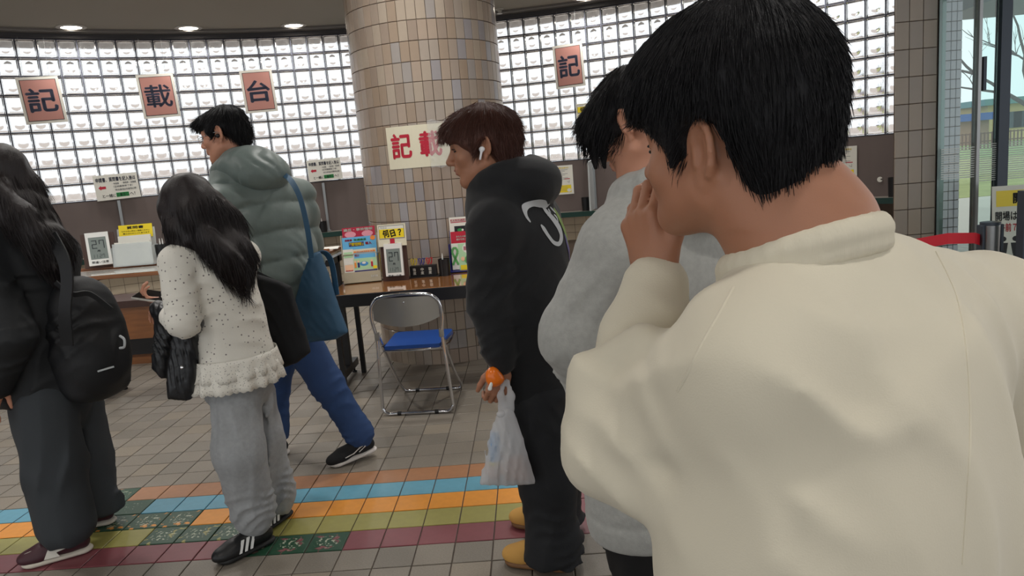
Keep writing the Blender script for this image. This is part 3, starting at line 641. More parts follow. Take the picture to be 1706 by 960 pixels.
# ---- digital day clocks
SEG = {'0': 'abcdef', '1': 'bc', '2': 'abged', '7': 'abcf', '8': 'abcdefg', '5': 'afgcd'}
def seg(pr, m, ch, u, v, w, h, k=3):
    t = w*.16; S = dict(a=(u, v+h-t, u+w, v+h), d=(u, v, u+w, v+t), g=(u, v+h/2-t/2, u+w, v+h/2+t/2), f=(u, v+h/2, u+t, v+h), e=(u, v, u+t, v+h/2), b=(u+w-t, v+h/2, u+w, v+h), c=(u+w-t, v, u+w, v+h/2))
    for c in SEG[ch]: pr.quad(m, *S[c], k)
def clock(O, X, Y, w, h, label, dark=False, board=False):
    O, X, Y = Vector(O), Vector(X).normalized(), Vector(Y).normalized(); N = X.cross(Y)
    q = empty('day_clock', O); tag(q, label, 'clock', 'digital day clocks')
    f = lambda u, v, d=0: O+X*u+Y*v+N*d
    R = lambda a, b, c, d, z: [f(a, b, z), f(c, b, z), f(c, d, z), f(a, d, z)]
    MB().poly(R(-w*.72, 0, w*.72, h*.985, -.02), N, .018).build('backing', WOODD, q)
    MB().poly(R(-w/2, .035 if board else .012, w/2, h, -.002), N, .02).build('case', BLK if dark else PLW, q)
    pr = Print(f(0, 0, .018), X, Y); pr.quad(LCD, -w*.38, h*.22, w*.38, h*.86, 1)
    seg(pr, LCDK, '2', -w*.26, h*.53, w*.22, h*.24); seg(pr, LCDK, '7', w*.06, h*.53, w*.22, h*.24)
    pr.text(LCDK, '月', -w*.07, h*.43, w*.07, h*.485, .02, 3); pr.text(GREYP, '六曜　友引', -w*.34, h*.44, -w*.12, h*.47, 0, 3)
    for i, c in enumerate('1127'): seg(pr, LCDK, c, -w*.30+w*.13*i+(w*.05 if i > 1 else 0), h*.26, w*.085, h*.10)
    pr.text(BLACKP, '間違い注意', -w*.36, h*.10, w*.36, h*.17, .01, 2); pr.build(q)
    if board:
        MB().poly(R(-w*.78, h*.93, w*.78, h*1.52, .004), N, .004).build('header_board', CREAMP, q)
        p2 = Print(f(0, h*.93, .008), X, Y); bh = h*.59
        p2.quad(INK, -w*.70, bh*.34, w*.70, bh*.94); p2.quad(WHITE, -w*.68, bh*.36, w*.68, bh*.92, 2); p2.quad(YEL, -w*.68, bh*.38, w*.68, bh*.78, 3); p2.text(GREYP, '今日は', -w*.62, bh*.80, -w*.25, bh*.90, 0, 3)
        p2.text(BLACKP, '何', -w*.50, bh*.40, -w*.14, bh*.76, .03, 4, .22); p2.text(BLACKP, '日', -w*.08, bh*.42, w*.20, bh*.74, .03, 4, .22); p2.text(BLACKP, '？', w*.34, bh*.46, w*.54, bh*.76, .03, 4)
        p2.poly(REDP, [(-w*.13, bh*.34), (w*.13, bh*.34), (w*.13, bh*.13), (w*.26, bh*.13), (0, 0), (-w*.26, bh*.13), (-w*.13, bh*.13)], 3); p2.build(q)
    return q
B = gz(660, 468, .70); clock(B, (.995, -.05, 0), (0, .12, 1), .128, .262, 'white day clock with yellow 何日 header board on table before column', board=True)
B = gz(170, 445, .95); clock(B, (.93, .36, 0), (-.14, .25, 1), .15, .255, 'white day clock showing 27 on desk beside yellow form holder')
Pw, aw = hitcyl(981, 232, WC, WR-.06); clock(Pw, (math.cos(aw), -math.sin(aw), 0), (0, 0, 1), .17, .29, 'dark backlit day clock with header hung on glass blocks beside grey hoodie hair', True, True)
Pw, aw = hitcyl(372, 286, WC, WR-.06); clock(Pw, (math.cos(aw), -math.sin(aw), 0), (0, 0, 1), .17, .25, 'day clock on glass blocks half hidden behind the chin of padded jacket man', True)

# ---- long standing desk at the left
dk = empty('writing_desk', (-2.4, 5.1, 0)); tag(dk, 'long brown standing writing desk behind the girl with phone', 'desk')
MB().box((-2.42, 5.0, .915), (1.92, .46, .026), bev=.004).build('desk_top', WOOD, dk)
MB().box((-2.42, 5.20, .937), (1.92, .012, .018), bev=.003).build('ledge', WOOD, dk)
MB().box((-2.42, 5.40, .915), (1.92, .34, .022), bev=.004).build('rear_top', WOOD, dk)
for x in (-3.16, -1.40):
    MB().box((x, 5.02, .075), (.05, .56, .055)).build('foot_rail', BLKM, dk)
    MB().box((x, 5.10, .50), (.05, .05, .80)).build('leg', BLKM, dk)
    for y in (4.80, 5.25): MB().lathe([(.018, 0), (.018, .012), (.008, .014), (.008, .05)], (x, y, 0), 12).build('levelling_foot', BLK, dk, True)
    MB().box((x, 5.10, .88), (.05, .50, .045)).build('bracket', BLKM, dk)
MB().box((-1.62, 5.12, .46), (.05, .05, .86)).build('leg', BLKM, dk)
MAT_ = mat('clear desk mat over white sheets', (206, 204, 196), .12, coat=.6, var=.08, vscale=4)
o = MB().box((-2.55, 4.945, .931), (1.45, .34, .004), bev=.0015).build('desk_mat', MAT_); tag(o, 'glossy white desk mat on brown standing desk', 'desk mat')
o = MB().box((-1.60, 5.40, .9285), (.30, .21, .003), Matrix.Rotation(.2, 4, 'Z')).build('form_sheet', WHITE); tag(o, 'white paper form lying on right end of the standing desk', 'paper')
# low cabinet seen below the desk
lc = empty('low_cabinet', (-3.6, 6.3, 0)); tag(lc, 'low brown cabinet with dark recess under the standing desk', 'cabinet')
MB().box((-3.3, 6.27, .36), (2.4, .44, .28)).build('front_panel', WOOD, lc); MB().box((-3.3, 6.26, .53), (2.44, .46, .06)).build('top_beam', WOODD, lc)
MB().box((-3.3, 6.32, .14), (2.3, .34, .16)).build('recess', BLKM, lc); MB().box((-3.3, 6.26, .03), (2.4, .44, .06)).build('kick_board', WOOD, lc)
# form holder
O = gz(225, 442, .9485); X = Vector((.995, .06, 0)).normalized(); Y = Vector((0, .12, 1)).normalized(); N = X.cross(Y)
fh = empty('form_holder', O); tag(fh, 'clear acrylic form holder with yellow header and white forms', 'form holder')
ACR = mat('clear acrylic', (225, 232, 232), .08, alpha=.35, spec=.6)
def plate(q, name, m, O, X, Y, u0, v0, u1, v1, d, th=.003):
    N = X.cross(Y); f = lambda u, v: O+X*u+Y*v+N*d
    return MB().poly([f(u0, v0), f(u1, v0), f(u1, v1), f(u0, v1)], N, th).build(name, m, q)
plate(fh, 'back_plate', ACR, O, X, Y, -.135, 0, .135, .27, -.07); plate(fh, 'front_lip', ACR, O, X, Y, -.14, 0, .14, .16, .014)
for s in (-1, 1): MB().box(O+X*s*.142+Y*.07-N*.03, (.004, .10, .14)).build('side_plate', ACR, fh)
MB().box(O+Y*.004-N*.03, (.29, .10, .006)).build('base', ACR, fh)
plate(fh, 'form_stack', WHITE, O, X, Y, -.125, .008, .125, .17, .0, .012); plate(fh, 'form_stack', WHITE, O, X, Y, -.11, .008, .12, .215, -.03, .012)
plate(fh, 'header_card', YEL, O, X, Y, -.12, .20, .12, .295, -.064)
pr = Print(O-N*.0605, X, Y); pr.text(BLACKP, '質問書', -.06, .265, .06, .285, .02); pr.text(BLACKP, 'わからない時はご質問ください', -.10, .245, .10, .255, .01); pr.text(BLACKP, '備え付けのここにあります', -.09, .228, .10, .238, .01); pr.build(fh)
pr = Print(O+N*.0125, X, Y)
for i in range(6): pr.quad(GREYP, -.09, .03+i*.022, .07, .032+i*.022)
pr.build(fh)
def pen_cup(O, r, h, label, pens=1, marks=False):
    q = empty('pen_cup', O); tag(q, label, 'pen cup', 'black pen cups'); I = Matrix.Identity(4)
    MB().lathe([(r*.92, 0), (r, h), (r*.93, h), (r*.86, .006)], (0, 0, 0), 24).build('cup', BLK, q, True).matrix_parent_inverse = I
    for i in range(pens):
        MB().tube([(-.01+.02*i, 0, .01), (-.008+.02*i, -.004, h+.014)], .005, 8).build('pen', PLW, q, True).matrix_parent_inverse = I
        MB().tube([(-.008+.02*i, -.004, h+.014), (-.007+.02*i, -.006, h+.04)], [.005, .0015], 8).build('pen_tip', PLW, q, True).matrix_parent_inverse = I
    if marks:
        pr = Print(Vector((0, -r-.0005, 0)), (1, 0, 0), (0, 0, 1)); pr.text(GREYP, 'ペン立て', -r*.55, h*.2, r*.55, h*.36, 0); pr.d = {k: v for k, v in pr.d.items()}
        for m, (V, Fc) in pr.d.items(): mesh_obj('print', V, Fc, m, q, loc=(0, 0, 0))
pen_cup(gz(274, 437, .945), .048, .135, 'black pen cup beside yellow form holder on desk', 2, True)
pen_cup(gz(742, 459, .70), .043, .12, 'black pen cup with white pen on table before the column', 1)
P, a = hitcyl(539, 384, WC, WR-.12); pen_cup((P.x, P.y, .7755), .05, .14, 'black pen cup on green edged counter beside jacket shoulder', 1)
P, a = hitcyl(976, 346, WC, WR-.12); pen_cup((P.x, P.y, .7755), .05, .17, 'black pen cup on counter left of the white partition', 0)
P, a = hitcyl(1488, 322, WC, WR-.12); pen_cup((P.x, P.y, .7755), .05, .20, 'black pen cup on counter beside the tiled pier', 0)

# ---- table in front of the column
tb = empty('table', (-.6, 4.9, 0)); tag(tb, 'varnished brown table with black edge in front of tiled column', 'table')
MB().box((-.58, 4.90, .688), (1.56, .64, .024), bev=.003).build('table_top', WOODT, tb)
MB().box((-.58, 4.578, .658), (1.58, .022, .082), bev=.004).build('front_edge', BLKM, tb); MB().box((-.58, 5.228, .66), (1.58, .018, .06)).build('rear_edge', BLKM, tb)
for x in (-1.36, .20): MB().box((x, 4.90, .658), (.022, .64, .08)).build('side_edge', BLKM, tb)
for x in (-1.32, .13):
    for y in (4.66, 5.215): MB().box((x, y, .34), (.032, .032, .68)).build('leg', BLKM, tb)
# brochure rack
BEI = mat('beige enamelled steel', (176, 166, 144), .35)
O = gz(604, 471, .704)+Vector((0, .02, 0)); X = Vector((.98, .12, 0)).normalized(); Yv = Vector((0, 0, 1)); bk = Vector((-X.y, X.x, 0)); Y = (Yv+bk*.18).normalized(); N = X.cross(Y)
br = empty('brochure_rack', O); tag(br, 'beige tiered brochure rack with blue and crimson leaflets on table', 'brochure rack')
plate(br, 'back_plate', BEI, O+bk*.03, X, Y, -.125, 0, .125, .34, -.03, .004); plate(br, 'front_lip', BEI, O, X, Y, -.13, 0, .13, .075, .02, .004)
MB().box(O+bk*.06+Yv*.004, (.25, .15, .006), Matrix.Rotation(.12, 4, 'Z')).build('base', BEI, br)
for s in (-1, 1): MB().tube([O+X*s*.128, O+X*s*.128+Y*.34-N*.02, O+X*s*.128+bk*.14, O+X*s*.128], .004, 8).build('side_wire', BEI, br, True)
plate(br, 'divider_bar', BEI, O, X, Y, -.13, .20, .13, .205, .005, .004)
pr = Print(O+N*.024, X, Y); pr.text(WHITE, '免許更新', .06, .028, .11, .045, .02); pr.build(br)
def leaflet(nm, m, u0, v0, u1, v1, d, deco, label):
    o = plate(None, nm, m, O, X, Y, u0, v0, u1, v1, d, .002); tag(o, label, 'leaflet', 'leaflets in the beige rack')
    pr = Print(O+N*(d+.002), X, Y); deco(pr); pr.build(o)
def d1(p):
    p.text(WHITE, '違反・事故情報', -.105, .368, .10, .388, .03)
    p.disc(PINKP, -.06, .345, .04, .022); p.disc(PINKP, .06, .345, .04, .022)
def d2(p):
    p.text(CRIM, '自転車', -.10, .296, -.05, .312, .04, 2); p.text(GREENP, '交通違反', -.04, .296, .05, .312, .04, 2); p.quad(NAVYP, -.075, .258, .03, .288); p.text(YEL, '「青切符」', -.07, .261, .026, .285, .05, 3); p.text(CRIM, '導入', .04, .264, .085, .285, .04, 2); p.disc(ORP, .095, .31, .018, .016, 2)
def d3(p):
    for i in range(3): p.quad((SKINP, WHITE, PALEG)[i], -.115, .09+.045*i, -.055, .13+.045*i)
    p.disc(SKINP, -.095, .10, .01, .012, 2); p.disc(SKINP, -.075, .10, .01, .012, 2); p.quad(REDP, -.112, .085, -.06, .091, 2)
def d4(p):
    p.quad(ORP, -.045, .21, .105, .222); p.text(WHITE, '交通安全のきまり', -.03, .212, .09, .22, .03, 3); p.quad(SKYP, -.045, .17, .105, .208); p.text(REDP, '守ろう', -.04, .182, -.01, .20, .04, 3)
    p.quad(PALEG, -.05, .09, .11, .17); p.disc(CARB, .02, .13, .03, .016, 2); p.disc(WHITE, .02, .136, .014, .008, 3)
    for x, m in ((-.04, ORP), (-.018, NAVYP), (.075, REDP)): p.quad(m, x-.007, .105, x+.007, .14, 3); p.disc(SKINP, x, .148, .008, .008, 3)
    p.quad(NAVYP, -.05, .04, .11, .085); p.text(WHITE, '反則金について', -.04, .055, .04, .075, .02, 3); p.disc(YEL, .095, .1, .016, .012, 4)
leaflet('leaflet', CRIM, -.115, .20, .115, .395, -.024, d1, 'crimson leaflet at the back of the beige rack')
leaflet('leaflet', SKYP, -.12, .18, .118, .325, -.012, d2, 'sky blue leaflet in the middle of the beige rack')
leaflet('leaflet', WHITE, -.12, .05, -.05, .24, .002, d3, 'narrow white leaflet at left front of the beige rack')
leaflet('leaflet', CREAMP, -.05, .035, .112, .235, .006, d4, 'cartoon leaflet with blue car at front of the beige rack')
o = plate(None, 'leaflet', YEL, O+X*.131-N*.03, bk*-1, Yv, -.05, .06, .0, .19, 0, .002); tag(o, 'yellow slip standing at right side of the beige rack', 'leaflet', 'leaflets in the beige rack')
# reading glasses holder
O = gz(706, 462, .70)+Vector((0, .03, .0)); X = Vector((.998, -.05, 0)).normalized(); Z = Vector((0, 0, 1))
gh = empty('glasses_holder', O); tag(gh, 'black box labelled for strong, medium and weak reading glasses', 'glasses holder')
Rz = Matrix.Rotation(math.atan2(X.y, X.x), 4, 'Z')
MB().box(O+Z*.004, (.235, .10, .008), Rz).build('base', BLKM, gh); MB().box(O+Z*.045, (.19, .05, .075), Rz, bev=.003).build('box', BLK, gh)
pr = Print(O+Vector((0, -.0262, 0)), X, Z)
for i, (t1, t2) in enumerate((('強', '度'), ('中', '度'), ('弱', '度'))): u = -.062+.056*i; pr.text(WHITE, t1, u-.011, .045, u+.011, .068, .02); pr.text(WHITE, t2, u-.011, .02, u+.011, .043, .02)
pr.build(gh)
for i, (c, nm) in enumerate((((214, 190, 40), 'yellow'), ((40, 46, 140), 'blue'), ((196, 30, 44), 'red'))):
    m = mat(nm+' glasses frame', c, .3); u = -.066+.056*i; b = O+X*u+Z*.083
    rg = empty('reading_glasses', b); tag(rg, 'folded reading glasses with %s frame standing in black holder' % nm, 'glasses', 'reading glasses in the holder')
    for k in (-1, 1):
        P = [b+X*(.011*k+.009*math.cos(t))+Z*(.028+.022*math.sin(t)) for t in [6.2832*j/16 for j in range(17)]]
        MB().tube(P, .0022, 6, False).build('rim', m, rg, True)
        MB().tube([b+X*(.02*k)+Z*.045, b+X*(.022*k)+Z*.048+Vector((0, .02, 0)), b+X*(.005*k)+Vector((0, .022, -.01))], .0022, 6).build('temple', m, rg, True)
    MB().tube([b+X*-.003+Z*.034, b+X*.003+Z*.034], .0018, 6).build('bridge', m, rg)
# second rack
O = gz(775, 452, .704)+Vector((0, .0, .001)); X = Vector((.998, -.04, 0)).normalized(); bk = Vector((-X.y, X.x, 0)); Y = (Z+bk*.12).normalized(); N = X.cross(Y)
BLP = mat('dark blue plastic', (36, 36, 110), .3)
b2 = empty('brochure_rack', O); tag(b2, 'dark blue brochure rack beside black hoodie on table', 'brochure rack')
plate(b2, 'back_plate', BLP, O, X, Y, -.10, 0, .12, .30, -.05, .004); MB().box(O+Z*.005+bk*.02, (.22, .10, .008)).build('base', BLP, b2); MB().box(O-X*.10+Z*.10+bk*.02, (.005, .07, .20)).build('side_plate', BLP, b2)
def leaf2(m, u0, v0, u1, v1, d, deco, label):
    o = plate(None, 'leaflet', m, O, X, Y, u0, v0, u1, v1, d, .002); tag(o, label, 'leaflet', 'leaflets in the dark blue rack'); pr = Print(O+N*(d+.002), X, Y); deco(pr); pr.build(o)
def e1(p): p.quad(CRIM, -.085, .365, .09, .38); p.text(WHITE, '運転免許の講習', -.08, .367, .05, .378, .02, 3); p.quad(CRIM, -.085, .355, .09, .361); p.quad(BLACKP, -.06, .27, .06, .33); p.disc(GREENP, -.02, .3, .02, .012, 3); p.disc(WHITE, .0, .30, .008, .008, 4)
def e2(p): p.text(WHITE, 'あなたの献血が', -.05, .245, .05, .26, .03); p.text(WHITE, '誰かを救います', -.05, .225, .05, .24, .03)
def e3(p):
    p.disc(WHITE, .03, .165, .04, .035, 2, 20); p.text(PINKP, '臓器提供', .0, .15, .06, .18, .04, 3); p.quad(PALEG, -.04, .0, .1, .2)
    p.line(MIDG, [(-.085, .05), (-.045, .14), (-.05, .165), (-.065, .175), (-.08, .165), (-.085, .14), (-.045, .05)], .016, 3); p.disc(SKINP, -.01, .09, .014, .016, 4); p.disc(MIDG, .03, .08, .03, .03, 2); p.quad(YEL, -.03, .01, .09, .045, 3)
leaf2(WHITE, -.095, .2, .11, .395, -.044, e1, 'white leaflet with dark red bands at back of the blue rack')
leaf2(REDP, -.09, .15, .11, .29, -.03, e2, 'red leaflet in the middle of the blue rack')
leaf2(WHITE, -.09, .015, .11, .205, -.012, e3, 'white and green ribbon leaflet at front of the blue rack')

# ---- folding chair, seen from behind
ch = empty('folding_chair', (-.76, 4.177, 0), -.07); tag(ch, 'chrome folding chair with blue vinyl seat at the table', 'chair')
I = Matrix.Identity(4)
def cpart(mb, nm, m, smooth=True): o = mb.build(nm, m, ch, smooth); o.matrix_parent_inverse = I; return o
w = .215; r = .0105
P = smooth_path([(-w+.02, -.02, .50), (-w+.004, -.03, .60), (-w+.012, -.035, .68), (-w+.05, -.04, .728), (-w+.11, -.04, .742), (0, -.042, .748), (w-.11, -.04, .742), (w-.05, -.04, .728), (w-.012, -.035, .68), (w-.004, -.03, .60), (w-.02, -.02, .50)], 5)
cpart(MB().tube(P, r), 'back_tube', CHROME)
P = smooth_path([(-w+.02, -.02, .50), (-w, 0, .10), (-w+.002, 0, .04), (-w+.03, 0, .012), (-w+.08, 0, .0115), (w-.08, 0, .0115), (w-.03, 0, .012), (w-.002, 0, .04), (w, 0, .10), (w-.02, -.02, .50)], 5)
cpart(MB().tube(P, r), 'rear_leg', CHROME)
w2 = w-.012
P = smooth_path([(-w2+.015, .0, .49), (-w2+.01, .25, .20), (-w2+.004, .43, .04), (-w2+.03, .452, .012), (-w2+.07, .454, .0115), (w2-.07, .454, .0115), (w2-.03, .452, .012), (w2-.004, .43, .04), (w2-.01, .25, .20), (w2-.015, .0, .49)], 5)
cpart(MB().tube(P, r*.95), 'front_leg', CHROME)
for s in (-1, 1):
    cpart(MB().box((s*(w-.021), -.016, .50), (.026, .032, .05), bev=.005), 'collar', mat('grey collar plastic', (150, 146, 138), .4))
    for y, x in ((0, w-.10), (.454, w2-.10)): cpart(MB().tube([(s*x-.012, y, .0125), (s*x+.012, y, .0125)], .0125, 10), 'rubber_foot', BLK)
    cpart(MB().tube([(s*(w2-.02), .03, .43), (s*(w2-.03), .30, .385)], .008, 8), 'seat_rail', CHROME)
# backrest: curved metal plate with blue pad at its far side
def back_panel(y0, th, inset):
    V = []; Fc = []; n = 16
    for i in range(n+1):
        t = -1+2*i/n; x = t*(w-.018-inset); cz = .018*(1-t*t); zt = .700+.03*(1-t**6)-inset; zb = .60-.045*(1-t*t)+inset
        for zz in (zb, zt): V += [(x, y0-cz, zz), (x, y0-cz+th, zz)]
    for i in range(n):
        a = i*4; b = a+4; Fc += [(a, b, b+2, a+2), (a+1, a+3, b+3, b+1), (a, a+1, b+1, b), (a+2, b+2, b+3, a+3)]
    Fc += [(0, 2, 3, 1), (n*4, n*4+1, n*4+3, n*4+2)]
    return MB().add(V, Fc)
cpart(back_panel(-.033, .003, 0), 'backrest_plate', mat('polished steel plate', (168, 164, 156), .24, .45)); cpart(back_panel(-.029, .02, .004), 'backrest_pad', BLUEV)
cpart(MB().lathe([(.006, 0), (.006, .004), (.002, .006)], (0, -.054, .70), 12, (0, -1, 0)), 'rivet', CHROME)
mb = MB(); V = []; Fc = []
out = [(-.165, .02), (-.185, .36), (-.17, .395), (-.14, .40), (.14, .40), (.17, .395), (.185, .36), (.165, .02)]
mb.poly([(x*1.02, y, .405) for x, y in out], (0, 0, 1), .022); cpart(mb, 'seat_pad', BLUEV, False)
sp = ch.children[-1]; bv = sp.modifiers.new('b', 'BEVEL'); bv.width = .008; bv.segments = 3
P = [(x*1.04, y*1.0, .400) for x, y in out]; cpart(MB().tube(smooth_path(P+[P[0]], 3), .0065, 8), 'seat_rim', CHROME)
# ================================================================ figures: smooth solids blended from limbs, then skinned
f32 = np.float32
UPV = np.array([0, 0, 1.0])
def A3(p): return np.array([p[0], p[1], p[2]], dtype=np.float64)
def unit(v): v = A3(v); return v/np.linalg.norm(v)
def snoise(P, freq, seed, oct=2):              # smooth wavy field in about -1..1
    r = np.random.default_rng(seed); s = 0; a = 1; tot = 0
    for o in range(oct):
        for _ in range(4):
            k = r.normal(size=3); k *= freq*(1.9**o)/np.linalg.norm(k)*r.uniform(.7, 1.3); ph = r.uniform(0, 6.28)
            s = s+a*np.sin(P[0]*k[0]+P[1]*k[1]+P[2]*k[2]+ph); tot += a
        a *= .5
    return s/(tot*.6)
class Field:
    def __init__(s): s.ops = []
    # tapered limb from a to b; flat=(direction, factor) squeezes the section along that direction
    def cap(s, a, b, ra, rb=None, k=.02, flat=None, sub=False):
        rb = ra if rb is None else rb; a, b = A3(a), A3(b); R = max(ra, rb)
        sc = 1.0; n = None
        if flat: n = unit(flat[0]); sc = flat[1]
        def f(P):
            ab = b-a; L = ab@ab+1e-12
            q = [P[i]-a[i] for i in range(3)]
            t = np.clip((q[0]*ab[0]+q[1]*ab[1]+q[2]*ab[2])/L, 0, 1)
            w = [q[i]-t*ab[i] for i in range(3)]; r = ra+(rb-ra)*t
            if n is None: return np.sqrt(w[0]**2+w[1]**2+w[2]**2)-r
            c = w[0]*n[0]+w[1]*n[1]+w[2]*n[2]; e = w[0]**2+w[1]**2+w[2]**2-c*c
            l = np.sqrt(np.maximum(e, 0)+(c/sc)**2)+1e-9; g = np.sqrt(np.maximum(e, 0)+(c/sc**2)**2)+1e-9
            return l*(l-r)/g
        m = R*max(1, sc); lo = np.minimum(a, b)-m; hi = np.maximum(a, b)+m
        s.ops.append((f, lo, hi, k, 'sub' if sub else 'add')); return s
    def chain(s, pts, rad, k=.02, flat=None):
        for i in range(len(pts)-1): s.cap(pts[i], pts[i+1], rad[i], rad[i+1], k, flat)
        return s
    def ell(s, c, r, axes=None, k=.02, sub=False):    # axes: three unit vectors
        c = A3(c); r = A3(r); M = np.eye(3) if axes is None else np.array([unit(v) for v in axes])
        def f(P):
            q = [P[i]-c[i] for i in range(3)]
            u = [(q[0]*M[j, 0]+q[1]*M[j, 1]+q[2]*M[j, 2])/r[j] for j in range(3)]
            k0 = np.sqrt(u[0]**2+u[1]**2+u[2]**2)+1e-9; k1 = np.sqrt((u[0]/r[0])**2+(u[1]/r[1])**2+(u[2]/r[2])**2)+1e-9
            return k0*(k0-1)/k1
        e = np.sqrt(((M*r[:, None])**2).sum(0)); s.ops.append((f, c-e, c+e, k, 'sub' if sub else 'add')); return s
    def box(s, c, h, axes=None, rnd=.01, k=.01, sub=False):
        c = A3(c); h = A3(h); M = np.eye(3) if axes is None else np.array([unit(v) for v in axes])
        def f(P):
            q = [P[i]-c[i] for i in range(3)]
            u = [np.abs(q[0]*M[j, 0]+q[1]*M[j, 1]+q[2]*M[j, 2])-(h[j]-rnd) for j in range(3)]
            return np.sqrt(sum(np.maximum(x, 0)**2 for x in u))+np.minimum(np.maximum(np.maximum(u[0], u[1]), u[2]), 0)-rnd
        e = (np.abs(M)*h[:, None]).sum(0); s.ops.append((f, c-e, c+e, k, 'sub' if sub else 'add')); return s
    def cut(s, p, n, k=.01):                           # remove everything on the +n side of a plane
        p = A3(p); n = unit(n)
        def f(P): return (P[0]-p[0])*n[0]+(P[1]-p[1])*n[1]+(P[2]-p[2])*n[2]
        s.ops.append((f, None, None, k, 'int')); return s
    def disp(s, fn, lo=None, hi=None): s.ops.append((fn, lo, hi, 0, 'disp')); return s
    def folds(s, c, d, wl, amp, rad, seed=1, warp=1.0, puffy=1):  # cloth creases: uneven ridges across direction d around c
        c = A3(c); d = unit(d)
        def f(P):
            q = [P[i]-c[i] for i in range(3)]; w = np.exp(-(q[0]**2+q[1]**2+q[2]**2)/(rad*rad))
            ph = (q[0]*d[0]+q[1]*d[1]+q[2]*d[2])*3.1416/wl+warp*1.5*snoise(P, 7/(rad+.08), seed, 1)
            m = np.clip(.55+.75*snoise(P, 5/(rad+.05), seed+50, 1), 0, 1.3)
            return amp*.8*w*m*(.6-1.5*(1-np.abs(np.sin(ph)))**1.4)*puffy
        return s.disp(f, c-2*rad, c+2*rad)
    def slab(s, pts, n, th, rnd=.012, puff=.0, k=.01):   # cushion-like sheet with a polygon outline
        Q = np.array([A3(p) for p in pts]); c = Q.mean(0); n = unit(n); ux = unit(np.cross(n, UPV) if abs(n[2]) < .95 else np.array([1., 0, 0])); uy = np.cross(ux, n)
        uv = np.stack([(Q-c)@ux, (Q-c)@uy], 1); lim = np.abs(uv).max()
        def f(P):
            q = [P[i]-c[i] for i in range(3)]; dt = lambda v: q[0]*v[0]+q[1]*v[1]+q[2]*v[2]
            x, y, w = dt(ux), dt(uy), dt(n); dd = None; sg = np.zeros(np.broadcast(x, y).shape, bool)
            for i in range(len(uv)):
                a, b = uv[i], uv[(i+1) % len(uv)]; e = b-a; px, py = x-a[0], y-a[1]; t = np.clip((px*e[0]+py*e[1])/(e@e+1e-12), 0, 1)
                D2 = (px-t*e[0])**2+(py-t*e[1])**2; dd = D2 if dd is None else np.minimum(dd, D2)
                sg = sg ^ (((a[1] > y) != (b[1] > y)) & (x < (b[0]-a[0])*(y-a[1])/(b[1]-a[1]+1e-12)+a[0]))
            dist = np.sqrt(dd)*np.where(sg, -1, 1)
            h = th+puff*np.clip(-dist/lim, 0, 1)**.6
            A, Bq = dist+rnd, np.abs(w)-h+rnd
            return np.sqrt(np.maximum(A, 0)**2+np.maximum(Bq, 0)**2)+np.minimum(np.maximum(A, Bq), 0)-rnd
        m = th+puff+.02; s.ops.append((f, Q.min(0)-m, Q.max(0)+m, k, 'add')); return s
    def mesh(s, h, fine=(), pad=.012):
        los = [o[1] for o in s.ops if o[4] == 'add']; his = [o[2] for o in s.ops if o[4] == 'add']
        lo = np.min(los, 0)-pad-h*2; hi = np.max(his, 0)+pad+h*2
        ax = []
        for i in range(3):
            v = [lo[i]]
            while v[-1] < hi[i]:
                st = h
                for (c, r, hf) in fine:
                    if abs(v[-1]-c[i]) < r[i] if hasattr(r, '__len__') else abs(v[-1]-c[i]) < r: st = min(st, hf)
                v.append(v[-1]+st)
            ax.append(np.array(v, dtype=f32))
        n = [len(a) for a in ax]; D = np.full(n, 1.0, dtype=f32)
        for f, a, b, k, mode in s.ops:
            if a is None: sl = [slice(0, m) for m in n]
            else:
                m = k+.02+2*h; sl = [slice(max(0, int(np.searchsorted(ax[i], a[i]-m))-1), min(n[i], int(np.searchsorted(ax[i], b[i]+m))+1)) for i in range(3)]
                if any(q.start >= q.stop for q in sl): continue
            P = [ax[0][sl[0]][:, None, None], ax[1][sl[1]][None, :, None], ax[2][sl[2]][None, None, :]]
            d = f(P).astype(f32); E = D[tuple(sl)]
            if mode == 'disp': D[tuple(sl)] = E+d; continue
            if mode == 'sub': d = -d
            if mode == 'add':
                if k <= 0: E = np.minimum(E, d)
                else:
                    hh = np.clip(.5+.5*(d-E)/k, 0, 1); E = d*(1-hh)+E*hh-k*hh*(1-hh)
            else:
                hh = np.clip(.5-.5*(E-d)/max(k, 1e-6), 0, 1); E = E*(1-hh)+d*hh+k*hh*(1-hh)
            D[tuple(sl)] = E
        return surface_nets(D, ax)
